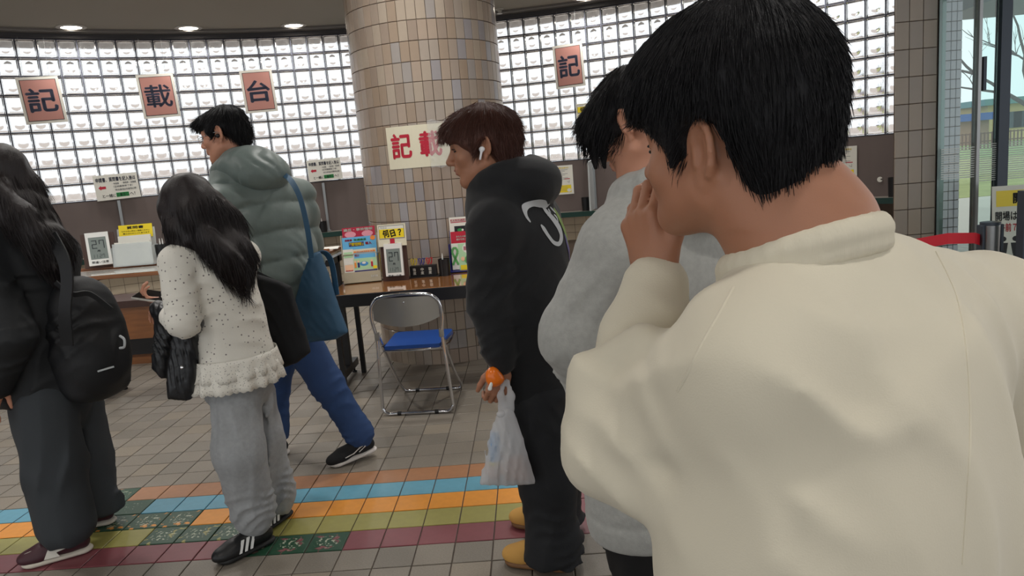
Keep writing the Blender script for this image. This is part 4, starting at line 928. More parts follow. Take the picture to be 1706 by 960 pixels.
def surface_nets(D, ax):
    nx, ny, nz = D.shape; S = D < 0
    cnt = np.zeros((nx-1, ny-1, nz-1), dtype=np.int8)
    for i in (0, 1):
        for j in (0, 1):
            for k in (0, 1): cnt += S[i:nx-1+i, j:ny-1+j, k:nz-1+k]
    act = (cnt > 0) & (cnt < 8); I = np.argwhere(act); idx = np.full(act.shape, -1, dtype=np.int32); idx[act] = np.arange(len(I))
    acc = np.zeros((len(I), 3)); num = np.zeros(len(I)); C = [np.asarray(a, dtype=np.float64) for a in ax]
    co = [(i, j, k) for i in (0, 1) for j in (0, 1) for k in (0, 1)]
    val = {c: D[I[:, 0]+c[0], I[:, 1]+c[1], I[:, 2]+c[2]].astype(np.float64) for c in co}
    for c in co:
        for d in range(3):
            if c[d]: continue
            e = list(c); e[d] = 1; e = tuple(e); a, b = val[c], val[e]; x = (a < 0) != (b < 0)
            t = np.where(x, a/np.where(x, a-b, 1), 0); p = np.zeros((len(I), 3))
            for q in range(3):
                l = C[q][I[:, q]+c[q]]; r = C[q][I[:, q]+e[q]]; p[:, q] = l+(r-l)*t
            acc += p*x[:, None]; num += x
    V = acc/num[:, None]; Fc = []
    for d in range(3):
        u, v = (d+1) % 3, (d+2) % 3
        a = [slice(None)]*3; b = [slice(None)]*3; a[d] = slice(0, D.shape[d]-1); b[d] = slice(1, D.shape[d])
        for q in (u, v): a[q] = slice(1, D.shape[q]-1); b[q] = slice(1, D.shape[q]-1)
        s0, s1 = S[tuple(a)], S[tuple(b)]; E = np.argwhere(s0 != s1)
        if not len(E): continue
        flip = s0[E[:, 0], E[:, 1], E[:, 2]]; base = E.copy(); base[:, u] += 1; base[:, v] += 1
        def cell(du, dv): c = base.copy(); c[:, u] -= du; c[:, v] -= dv; return idx[c[:, 0], c[:, 1], c[:, 2]]
        q = np.stack([cell(1, 1), cell(0, 1), cell(0, 0), cell(1, 0)], 1); q[~flip] = q[~flip][:, ::-1]; Fc.append(q)
    return V, np.concatenate(Fc) if Fc else np.zeros((0, 4), int)
def np_obj(name, V, Q, m, parent, smooth=True):
    me = bpy.data.meshes.new(name); nv, nf = len(V), len(Q); k = Q.shape[1]
    me.vertices.add(nv); me.vertices.foreach_set('co', np.asarray(V, dtype=f32).ravel()); me.loops.add(nf*k); me.polygons.add(nf)
    me.loops.foreach_set('vertex_index', np.asarray(Q, dtype=np.int32).ravel()); me.polygons.foreach_set('loop_start', np.arange(0, nf*k, k, dtype=np.int32))
    me.update(calc_edges=True); me.validate()
    if m: me.materials.append(m)
    if smooth: me.polygons.foreach_set('use_smooth', np.ones(nf, dtype=bool))
    o = bpy.data.objects.new(name, me); link(o, parent)
    if parent is not None: o.matrix_parent_inverse = parent_inv(parent)
    return o
def relax(V, Q, n=1, w=.5):
    for _ in range(n):
        S = np.zeros_like(V); c = np.zeros(len(V))
        for i in range(4):
            a, b = Q[:, i], Q[:, (i+1) % 4]; np.add.at(S, a, V[b]); np.add.at(S, b, V[a]); np.add.at(c, a, 1); np.add.at(c, b, 1)
        V = V*(1-w)+w*S/np.maximum(c, 1)[:, None]
    return V
def field_obj(name, fld, h, m, parent=None, fine=(), rel=1):
    V, Q = fld.mesh(h, fine)
    if rel: V = relax(V, Q, rel, .4)
    return np_obj(name, V, Q, m, parent)

# ---------------- head and hand builders (add to a body field)
class Frame:
    def __init__(s, c, fwd, up, scale=1.0):
        s.c = A3(c); s.f = unit(fwd); u = A3(up); u = u-s.f*(u@s.f); s.u = unit(u); s.r = np.cross(s.f, s.u); s.s = scale   # r = the figure's right
    jaw = 1.0                              # shortens what lies below the ears
    def __call__(s, r, f, u): return s.c+(s.r*r+s.f*f+s.u*(u if u > -.02 else -.02+(u+.02)*s.jaw))*s.s
    @property
    def axes(s): return (s.r, s.f, s.u)
def head(B, H, male=True):                     # H: Frame at the head centre (between the ears)
    s = H.s; a = H.axes
    B.ell(H(0, -.012, .045), (.076*s, .096*s, .083*s), a, .02); B.ell(H(0, .03, .0), (.066*s, .066*s, .085*s), a, .03)
    B.ell(H(0, .038, -.062), (.052*s, .050*s, .048*s), a, .03); B.ell(H(0, .070, -.098), (.024*s, .020*s, .018*s), a, .022)
    for q in (-1, 1):
        B.cap(H(q*.058, -.005, -.055), H(q*.022, .070, -.098), .018*s, .016*s, .03)       # jaw line
        B.ell(H(q*.043, .063, -.020), (.024*s, .020*s, .022*s), a, .02)                     # cheek
        B.cap(H(q*.012, .092, .030), H(q*.045, .078, .028), .010*s, .008*s, .014)            # brow ridge
        B.ell(H(q*.032, .101, .010), (.019*s, .016*s, .012*s), a, .010, True)               # eye hollow
        B.ell(H(q*.032, .076, .008), (.0155*s, .0135*s, .0135*s), a, .003)                   # eyeball under the lids
        B.cap(H(q*.018, .0885, .0135), H(q*.047, .080, .0135), .0035*s, .0035*s, .004)       # upper lid
        B.ell(H(q*.013, .104, -.030), (.008*s, .010*s, .007*s), a, .008)                    # nostril wing
        # ear
        es = 1.16; ef = unit(H.f-.42*q*H.r); en = unit(q*H.r+.42*H.f); E = H(q*.075, -.020, .0)
        B.ell(E, (.006*s, .017*s*es, .028*s*es), (en, ef, H.u), .008)
        P = [E+(ef*(.017*math.cos(t))+H.u*(.003+.029*math.sin(t))+en*.004)*s*es for t in np.linspace(.35, 4.1, 9)]
        B.chain(P, [.0044*s]*9, .004); B.ell(E+(ef*.006-H.u*.028+en*.001)*s*es, (.0055*s, .0085*s, .010*s), (en, ef, H.u), .006)
        B.ell(E+(en*.009+ef*.003+H.u*.001)*s, (.008*s, .0085*s*es, .017*s*es), (en, ef, H.u), .004, True)
        B.cap(E+(en*.004+ef*.014+H.u*.002)*s, E+(en*.004+ef*.014-H.u*.012)*s, .0040*s, .0045*s, .004)
    B.cap(H(0, .088, .024), H(0, .116, -.020), .0085*s, .0115*s, .014); B.ell(H(0, .117, -.024), (.0125*s, .011*s, .0105*s), a, .008)
    B.ell(H(0, .092, -.053), (.024*s, .012*s, .016*s), a, .012)
    B.cap(H(-.019, .096, -.052), H(.019, .096, -.052), .0055*s, .0055*s, .006); B.cap(H(0, .100, -.050), H(0, .102, -.052), .0055*s, .0055*s, .006)
    B.cap(H(-.016, .095, -.064), H(.016, .095, -.064), .0062*s, .0062*s, .006)
    B.cap(H(-.022, .106, -.0575), H(.022, .106, -.0575), .0022*s, .0022*s, .004, None, True)
    return B
def face_parts(H, root, hair_mat, side=(-1, 1), lids=True):
    EYEM = mat('dark eye', (30, 22, 20), .15); LIP = mat('lip', (150, 92, 84), .45); s = H.s
    for q in side:
        f = Field(); f.ell(H(q*.034, .0775, .0070), (.0158*s, .0136*s, .0054*s), H.axes, .002); field_obj('eye', f, .0016, EYEM, root)
        f = Field(); f.chain([H(q*.014, .100, .031), H(q*.030, .0985, .0345), H(q*.050, .083, .031)], [.0032*s, .0036*s, .0018*s], .004); field_obj('eyebrow', f, .0018, hair_mat, root)
        f = Field(); f.chain([H(q*.0165, .0915, .0125), H(q*.031, .0945, .0158), H(q*.045, .0865, .0140), H(q*.050, .0785, .0110)], [.0010*s, .0017*s, .0015*s, .0010*s], .002); field_obj('eyelashes', f, .0012, hair_mat, root)
    f = Field(); f.cap(H(-.019, .0968, -.052), H(.019, .0968, -.052), .0054*s, .0054*s, .004); f.cap(H(0, .1006, -.0505), H(0, .1028, -.052), .0054*s, .0054*s, .004); f.cap(H(-.016, .0958, -.064), H(.016, .0958, -.064), .0061*s, .0061*s, .003); field_obj('lips', f, .002, LIP, root)
def hand(B, W, fwd, palm, s=1.0, curl=(.5, .5, .5, .5), thumb=.4, spread=.0, right=True, k=.006):
    """W wrist point, fwd along the hand, palm = direction the palm faces; each curl value bends one finger (radians per joint)"""
    H = Frame(W, fwd, -A3(palm), s); q = 1 if right else -1   # H.u = back of the hand, H.r = the hand's right seen from the back
    th = -q                                                      # right hand, palm down: thumb at the left
    B.cap(H(0, -.02, 0), H(0, .025, 0), .026*s, .032*s, .02, (H.u, .62))
    B.box(H(0, .055, -.002), (.040*s, .040*s, .0125*s), H.axes, .012*s, .015)
    L = ((.043, .026, .020), (.047, .030, .021), (.044, .028, .020), (.034, .021, .018)); X = (-.030, -.010, .010, .029)
    tips = []
    for i in range(4):
        x = X[i] if th < 0 else -X[i]; p = H(x, .092-(.006 if i in (0, 3) else 0)-(.006 if i == 3 else 0), 0); an = 0.0
        r = (.0088, .0092, .0088, .0078)[i]*s; B.cap(H(x*.7, .05, .001), p, r*1.05, r*1.08, .008)
        sp = (x/.03)*spread
        for j in range(3):
            an += curl[i]*(1.0, 1.15, .8)[j]; d = H.f*math.cos(an)*math.cos(sp)+H.r*math.sin(sp)*math.cos(an)-H.u*math.sin(an); n = p+d*L[i][j]*s
            B.cap(p, n, r*(1-.08*j), r*(.94-.10*j), .004); p = n
        tips.append(p)
    t0 = H(th*.028, .018, -.006); t1 = H(th*.046, .046, -.014-.014*thumb); d = unit(H.f*.9+H.r*th*(.55-.6*thumb)-H.u*(.15+.55*thumb))
    t2 = t1+d*.034*s; d2 = unit(d+H.r*(-th)*.25*thumb-H.u*.1); t3 = t2+d2*.026*s
    B.cap(t0, t1, .015*s, .0125*s, .012); B.cap(t1, t2, .0112*s, .0100*s, .006); B.cap(t2, t3, .0098*s, .0078*s, .005)
    return tips, t3
# ---------------- hair: strands laid over a hair mass
def strand_mesh(roots, flow, n=5, step=.012, r=.0012, lift=.0, rseed=3, curl=.0):
    """roots: (N,3) start points; flow(P)-> unit directions. Returns V,Q of thin tapered prisms"""
    P = np.array(roots, dtype=float); rg = np.random.default_rng(rseed); N = len(P); pts = [P.copy()]
    step = np.broadcast_to(step, (N,)) if np.ndim(step) else np.full(N, step); jit = rg.normal(size=(N, 3))*curl
    for i in range(n):
        d = flow(P)+jit*(.4+.3*i); d /= np.linalg.norm(d, axis=1)[:, None]+1e-9; P = P+d*step[:, None]; pts.append(P.copy())
    pts = np.stack(pts, 1); T = pts[:, -1]-pts[:, 0]; T /= np.linalg.norm(T, axis=1)[:, None]+1e-9
    a = np.cross(T, rg.normal(size=(N, 3))); a /= np.linalg.norm(a, axis=1)[:, None]+1e-9; b = np.cross(T, a)
    V = []; w = np.concatenate([[.55], np.ones(max(0, n-2)), [.7, .05]])[:n+1]
    for k in range(3):
        t = 2*math.pi*k/3; o = (a*math.cos(t)+b*math.sin(t))*r; V.append(pts+o[:, None, :]*w[None, :, None])
    V = np.stack(V, 2).reshape(-1, 3); Q = []
    base = (np.arange(N)*(n+1)*3)[:, None]
    for i in range(n):
        for k in range(3):
            k2 = (k+1) % 3; Q.append(base+np.array([i*3+k, i*3+k2, (i+1)*3+k2, (i+1)*3+k])[None, :])
    return V, np.concatenate(Q)
def hair_obj(name, fld, h, m, parent, flow, nstr=1500, fine=(), n=5, step=.012, r=.0012, curl=.15, sel=None, out=.002, seed=5, rel=1, keep=None):
    V, Q = fld.mesh(h, fine); V = relax(V, Q, rel, .4) if rel else V
    # normals
    e1 = V[Q[:, 1]]-V[Q[:, 0]]; e2 = V[Q[:, 3]]-V[Q[:, 0]]; fn = np.cross(e1, e2); N = np.zeros_like(V)
    for i in range(4): np.add.at(N, Q[:, i], fn)
    N /= np.linalg.norm(N, axis=1)[:, None]+1e-12
    rg = np.random.default_rng(seed); ok = np.arange(len(V)) if sel is None else np.where(sel(V))[0]
    if nstr and len(ok):
        ix = rg.choice(ok, nstr); R = V[ix]+N[ix]*out*rg.uniform(-.6, 1.0, (nstr, 1))
        nn = N[ix]
        def fl(P):
            d = flow(P); d = d-nn*(np.sum(d*nn, 1)[:, None])*.75; return d/(np.linalg.norm(d, axis=1)[:, None]+1e-9)
        st_ = step*rg.uniform(.6, 1.25, nstr); SV, SQ = strand_mesh(R, fl, n, st_, r, 0, seed, curl)
        if keep is not None:                                   # strands that would hang too low are cut short instead
            bad = ~keep(SV.reshape(nstr, -1, 3)[:, -1]); st_ = np.where(bad, st_*.32, st_); SV, SQ = strand_mesh(R, fl, n, st_, r, 0, seed, curl)
            ok2 = keep(SV.reshape(nstr, -1, 3)[:, -1]) | (rg.uniform(size=nstr) < .5); SQ = SQ[np.tile(ok2, n*3)]
        Q = np.concatenate([Q, SQ+len(V)]); V = np.concatenate([V, SV])
    return np_obj(name, V, Q, m, parent)

def surface_seam(obj, path, r, m, parent, name='seam', eye=None):
    """a sewn seam: thin cord following the cloth surface below the given sight lines"""
    from mathutils.bvhtree import BVHTree
    me = obj.data; V = np.empty(len(me.vertices)*3, dtype=f32); me.vertices.foreach_get('co', V)
    bt = BVHTree.FromPolygons([Vector(v) for v in V.reshape(-1, 3).tolist()], [tuple(p.vertices) for p in me.polygons]); P = []
    for q in smooth_path([Vector((a, b, 0)) for a, b in path], 8):
        h = bt.ray_cast(EYEP, ray(q.x, q.y))
        if h[0] is not None and (not P or (h[0]-P[-1]).length < .08): P.append(h[0]-h[1]*r*.35)
    if len(P) > 2: MB().tube(P, r, 6).build(name, m, parent, True)
# ================================================================ people
def W(px, py, Y): return A3(at(px, py, Y))
SKIN = mat('skin', (198, 142, 116), .5, var=.05, vscale=12, bump=.08, bscale=500); SKIN2 = mat('skin tan', (164, 114, 88), .5, var=.05, vscale=12, bump=.08, bscale=500)
for _m in (SKIN, SKIN2):
    _p = _m.node_tree.nodes['Principled BSDF']; _p.inputs['Subsurface Weight'].default_value = .12; _p.inputs['Subsurface Radius'].default_value = (.012, .004, .002)
_hk = dict(bump=.5, bscale=420, bdist=.004, stretch=(1, 1, .05))
HAIRK = mat('black hair', (18, 17, 20), .52, spec=.3, **_hk); HAIRB = mat('reddish brown hair', (82, 50, 41), .46, spec=.35, **_hk); HAIRD = mat('dark brown hair', (34, 27, 27), .40, spec=.4, **_hk)
def person(label, loc): q = empty('person', loc); return tag(q, label, 'person')
def down_flow(c, f=None, fw=0.0):            # hair falls from the crown: away from the axis, then down
    c = A3(c)
    def fl(P):
        d = P-c; d[:, 2] *= .3; h = np.linalg.norm(d[:, :2], axis=1)[:, None]+1e-9; o = d/np.maximum(np.linalg.norm(d, axis=1)[:, None], 1e-6)
        o = o*.7+np.array([0, 0, -1.0])
        if f is not None: o = o+A3(f)*fw
        return o/np.linalg.norm(o, axis=1)[:, None]
    return fl
def face_free(H, u0=.03, f0=.02):              # keeps strand roots off the face
    def g(V):
        q = (V-H.c)/H.s; return ~((q@H.u < u0) & (q@H.f > f0)) | ((q@H.u > u0-.03) & (q@H.f < f0+.03))
    return g
def tip_ok(H, u0, f0=.035, u1=-.2):          # drops strands whose tips would hang into the face or over the ears
    def g(P):
        q = (P-H.c)/H.s; U, Fd, Rr = q@H.u, q@H.f, np.abs(q@H.r); return ~((U < u0) & (Fd > f0)) & ~((U < .030) & (Fd > -.055) & (Fd < .018) & (Rr > .05)) & (U > u1)
    return g
def shoe(root, H, upper, sole, L=.27, wd=.095, stripes=None, heelm=None, h=.085, name='shoe'):
    """H: Frame at the middle of the sole on the ground; fwd = toe"""
    f = Field(); a = H.axes
    f.ell(H(0, .085, .034), (wd*.47, .062, .034), a, .02); f.cap(H(0, .05, .046), H(0, -.03, .062), wd*.40, wd*.36, .03); f.cap(H(0, -.03, .052), H(0, -.085, .050), wd*.36, wd*.33, .03)
    f.cap(H(0, -.05, .06), H(0, -.062, h+.012), .036, .034, .02); f.cut(H(0, 0, .018), -H.u, .004); f.cut(H(0, -.05, h+.012), unit(H.u-H.f*.25), .006)
    up = field_obj(name, f, .005, upper, root)
    f = Field(); f.cap(H(0, .085, .014), H(0, -.085, .014), wd*.50, wd*.39, .02, (H.u, .40)); f.cut(H(0, 0, 0), -H.u, .003); f.cut(H(0, 0, .028), H.u, .004)
    field_obj('sole', f, .004, sole, up)
    if heelm:
        g = Field(); g.cap(H(0, -.098, .05), H(0, -.092, h+.004), .024, .020, .01, (H.f, .45)); g.cut(H(0, -.05, h+.01), H.u, .004); field_obj('heel_tab', g, .003, heelm, up)
    return up
def pad(B, pts, rad, k=.03, flat=None): return B.chain(pts, rad, k, flat)

# ---------------- black hoodie man
def build_hoodie_man():
    f = unit((-.93, .37, 0)); u = UPV; r = np.cross(f, u)
    foot = W(905, 950, 2.42); root = person('brown haired man in black hoodie with white print, holding plastic bag', (foot[0], 2.5, 0))
    HOOD = mat('black hoodie fleece', (20, 21, 24), .85, bump=.3, bscale=350, sheen=.12); JEAN = mat('black denim', (30, 31, 34), .8, bump=.35, bscale=420, var=.12, vscale=8)
    hc = W(803, 248, 2.46); H = Frame(hc, (-.985, .05, -.12), (-.12, .03, 1), 1.0)
    chest = W(864, 420, 2.50); belly = W(880, 530, 2.50); pel = W(893, 640, 2.50); nb = W(838, 335, 2.48)
    sl = chest-r*.185+u*.10+f*.0; sr = chest+r*.185+u*.10
    el = W(818, 505, 2.33); wl = W(836, 606, 2.30); er = W(880, 510, 2.68); wr = W(870, 600, 2.66)
    hipl, hipr = W(893, 665, 2.42), W(915, 660, 2.60); kl, kr = W(912, 800, 2.40), W(925, 785, 2.66); al, ar = W(925, 925, 2.40), W(930, 885, 2.68)
    B = Field(); head(B, H); B.cap(H(0, -.03, -.06), nb, .056, .062, .03); B.cap(nb, chest, .08, .13, .06, (f, .7)); B.cap(chest, pel, .13, .13, .06, (f, .7))
    for s_, e_, w_ in ((sl, el, wl), (sr, er, wr)): B.chain([s_, e_, w_], [.05, .04, .029], .03)
    for a_, b_, c_ in ((hipl, kl, al), (hipr, kr, ar)): B.chain([a_, b_, c_], [.08, .055, .04], .03)
    fw = unit(W(829, 650, 2.29)-wl); tips, th = hand(B, wl+fw*.012, fw, unit((-.25, .95, 0)), .98, (.75, .8, .85, .9), .55, right=False)
    field_obj('body', B, .011, SKIN2, root, fine=((hc, .15, .0042), (wl+fw*.07, .09, .0042)))
    face_parts(H, root, mat('dark brow', (40, 28, 24), .6))
    # hair: full, swept over the forehead
    h = Field(); a = H.axes
    h.ell(H(0, -.018, .058), (.092, .118, .090), a, .02); h.ell(H(0, .056, .070), (.076, .058, .048), a, .03); h.ell(H(0, .084, .052), (.068, .030, .034), a, .02)
    h.ell(H(0, -.075, -.005), (.078, .052, .065), a, .03)
    for q in (-1, 1): h.ell(H(q*.072, .015, .028), (.020, .045, .034), a, .015); h.cap(H(q*.078, .022, .02), H(q*.074, .026, -.022), .011, .005, .012)
    h.ell(H(0, .092, -.036), (.12, .080, .076), a, .012, True)
    for q in (-1, 1): h.ell(H(q*.092, -.020, -.012), (.030, .028, .036), a, .008, True)
    crown = H(0, -.03, .15); fl = down_flow(crown, H.f, .15)
    h.disp(lambda P: .0035*snoise([P[0], P[1], P[2]*.35], 95, 4)+.004*snoise([P[0], P[1], P[2]*.5], 40, 5))
    hair_obj('hair', h, .005, HAIRB, root, fl, 8000, n=5, step=.0105, r=.0006, curl=.10, out=.004, sel=face_free(H, .050), keep=tip_ok(H, .030))
    # hoodie
    T = Field(); T.cap(nb+u*-.02, chest, .10, .185, .05, (f, .74)); T.cap(chest+u*.06, chest-u*.06, .185, .20, .05, (f, .74)); T.cap(chest, belly, .20, .20, .06, (f, .76)); T.cap(belly, pel+u*.02, .20, .19, .06, (f, .76))
    T.cap(nb, sl, .085, .085, .07); T.cap(nb, sr, .085, .085, .07)
    for s_, e_, w_ in ((sl, el, wl), (sr, er, wr)): T.chain([s_, e_, w_-unit(w_-e_)*.045], [.092, .080, .060], .018); T.cap(w_-unit(w_-e_)*.055, w_+unit(w_-e_)*.002, .046, .040, .014)
    # hood lying on the back and standing around the neck
    hb = nb+u*.075; 
    for t in np.linspace(-2.5, 2.5, 13):
        p0 = hb-f*.012+r*math.sin(t)*.088+f*math.cos(t)*.085+u*(.035-.055*(math.cos(t)+1)/2); p1 = hb-f*.012+r*math.sin(t+.42)*.088+f*math.cos(t+.42)*.085+u*(.035-.055*(math.cos(t+.42)+1)/2)
        T.cap(p0, p1, .036, .036, .02)
    T.ell(hb-f*.110-u*.005, (.125, .095, .070), (r, f, u), .03); T.ell(hb-f*.130-u*.035, (.108, .070, .062), (r, unit(f+u*.5), unit(u-f*.5)), .03); T.cap(hb-f*.05-u*.06, hb+f*.01-u*.10, .12, .14, .03, (f, .8)); T.ell(hb-f*.01+u*.075, (.070, .082, .12), (r, f, u), .015, True)
    T.cap(pel+u*.03, pel-u*.012, .165, .158, .02, (f, .78)); T.cut(pel-u*.022, -u, .006)
    T.folds(el+f*.03, unit(wl-sl-.5*f), .05, .011, .14, 3); T.folds(wl+u*.07, unit(u+.3*f), .035, .011, .09, 4); T.folds(belly-r*.12, unit(u+.7*f), .08, .010, .2, 6); T.folds(belly-f*.12, unit(u-.7*f), .07, .012, .2, 8); T.folds(chest-f*.12-r*.05, unit(u*.6+r), .10, .008, .2, 9); T.folds(sl-u*.08, unit(u+f), .06, .009, .14, 15)
    top = field_obj('hoodie', T, .0085, HOOD, root, rel=1)
    # trousers
    J = Field(); J.cap(pel+u*.02, pel-u*.06, .148, .16, .05, (f, .80))
    J.chain([hipl, kl, al+u*.03], [.115, .098, .098], .04); J.chain([hipr, kr, ar+u*.03], [.115, .098, .098], .04)
    J.cap(al+u*.05, al-u*.055+f*.02, .098, .105, .03); J.cap(ar+u*.05, ar-u*.045, .098, .105, .03); J.cut(np.array([0, 0, .035]), -u, .01)
    for p_, s_ in ((al+u*.04, 1), (ar+u*.05, 2)): J.folds(p_, unit(u+.45*f), .045, .020, .16, 10+s_, 1.4)
    for p_, s_ in ((kl, 1), (kr, 2)): J.folds(p_-u*.05, unit(.35*u+f), .075, .013, .24, 20+s_, 1.0); J.folds(p_+u*.17, unit(.6*u-1.1*f), .08, .011, .2, 25+s_, 1.2)
    J.folds(hipl, unit(u-1.2*f), .06, .010, .16, 31)
    J.cut(pel+u*.03, u, .01); field_obj('jeans', J, .009, JEAN, root)
    STI = mat('dark stitching', (62, 60, 58), .7)
    BOOT = mat('tan nubuck', (196, 148, 76), .8, bump=.2); SOLE = mat('boot sole', (120, 84, 52), .6); CUF = mat('grey sock cuff', (120, 122, 124), .9, bump=.4, bscale=200)
    for p_ in (al, ar):
        g = np.array([p_[0], p_[1], 0]); Hs = Frame(g+f*.06-r*.0, f, u, 1.0); shoe(root, Hs, BOOT, SOLE, h=.11, wd=.105, name='boot')
        c = Field(); c.cap(g+u*.10, g+u*.15, .062, .062, .02); field_obj('sock', c, .007, CUF, root)
    # airpod
    PL = mat('glossy white plastic', (238, 238, 240), .15); e = Field(); E = H(-.082, -.008, -.006); e.ell(E, (.008, .010, .009), H.axes, .004); e.cap(E-H.r*.003, E-H.u*.030+H.f*.012-H.r*.002, .0042, .0038, .004); field_obj('earphone', e, .002, PL, root)
    # white blackletter print across the back (a capital with a long curl)
    PRW = mat('white fleece print', (196, 198, 200), .8); PRG = mat('green print patch', (128, 150, 84), .8); PRV = mat('violet print patch', (104, 96, 140), .8)
    deps = bpy.context.evaluated_depsgraph_get(); bvh = top.evaluated_get(deps)
    from mathutils.bvhtree import BVHTree
    Vt = np.empty(len(top.data.vertices)*3, dtype=f32); top.data.vertices.foreach_get('co', Vt); Vt = Vt.reshape(-1, 3)
    bt = BVHTree.FromPolygons([Vector(v) for v in Vt.tolist()], [tuple(p.vertices) for p in top.data.polygons])
    bn = unit(-f-r*.28); bx = unit(np.cross(UPV, bn))          # across the back, to the viewer's right
    oc = W(899, 374, 2.40)
    def decal(nm, m, pts):
        """strokes (across, up, half width in small units) sewn flat onto the cloth"""
        k_ = .00069; pts = [((x-530)*k_*1.5, (230-y)*k_*1.2, w_*k_*1.15) for x, y, w_ in pts]
        P = smooth_path([Vector((a_, b_, 0)) for a_, b_, _ in pts], 6); ws = np.interp(np.linspace(0, 1, len(P)), np.linspace(0, 1, len(pts)), [c_[2] for c_ in pts]); V = []; Fc = []
        for i, p in enumerate(P):
            t = (P[min(i+1, len(P)-1)]-P[max(i-1, 0)]).normalized(); nrm = Vector((-t.y, t.x, 0))
            for k in (-1, -.33, .33, 1):
                q = p+nrm*ws[i]*k; o = Vector(oc+bx*q.x+UPV*q.y+bn*.6); hit = bt.ray_cast(o, Vector(-bn))
                V.append((hit[0]+hit[1]*.0025) if hit[0] is not None else o-Vector(bn)*.45)
        for i in range(len(P)-1):
            for k in range(3): a_ = i*4+k; Fc.append((a_, a_+1, a_+5, a_+4))
        return mesh_obj(nm, V, Fc, m, top, True)
    decal('print', PRW, [(456, 212, 3), (446, 185, 10), (456, 155, 15), (485, 140, 14), (515, 146, 15), (540, 158, 8), (556, 150, 2)])
    decal('print', PRW, [(528, 160, 4), (548, 185, 9), (578, 225, 16), (598, 262, 19), (596, 292, 15), (570, 314, 9), (540, 306, 9), (520, 275, 9), (508, 245, 10), (500, 228, 3)])
    decal('print', PRW, [(556, 172, 3), (566, 184, 6), (558, 200, 5), (546, 196, 2)]); decal('print', PRW, [(590, 200, 3), (604, 214, 7), (600, 232, 3)]); decal('print', PRW, [(575, 165, 2), (596, 180, 6), (612, 196, 3)])
    decal('print', PRG, [(612, 176, 6), (632, 220, 20), (656, 280, 24), (680, 335, 12)]); decal('print', PRV, [(632, 286, 6), (648, 340, 18), (672, 392, 16), (690, 430, 5)])
    return dict(hand=wl+fw*.085, wrist=wl, f=f, r=r, tips=tips)
HM = build_hoodie_man()
print('hoodie', time.time()-T0)
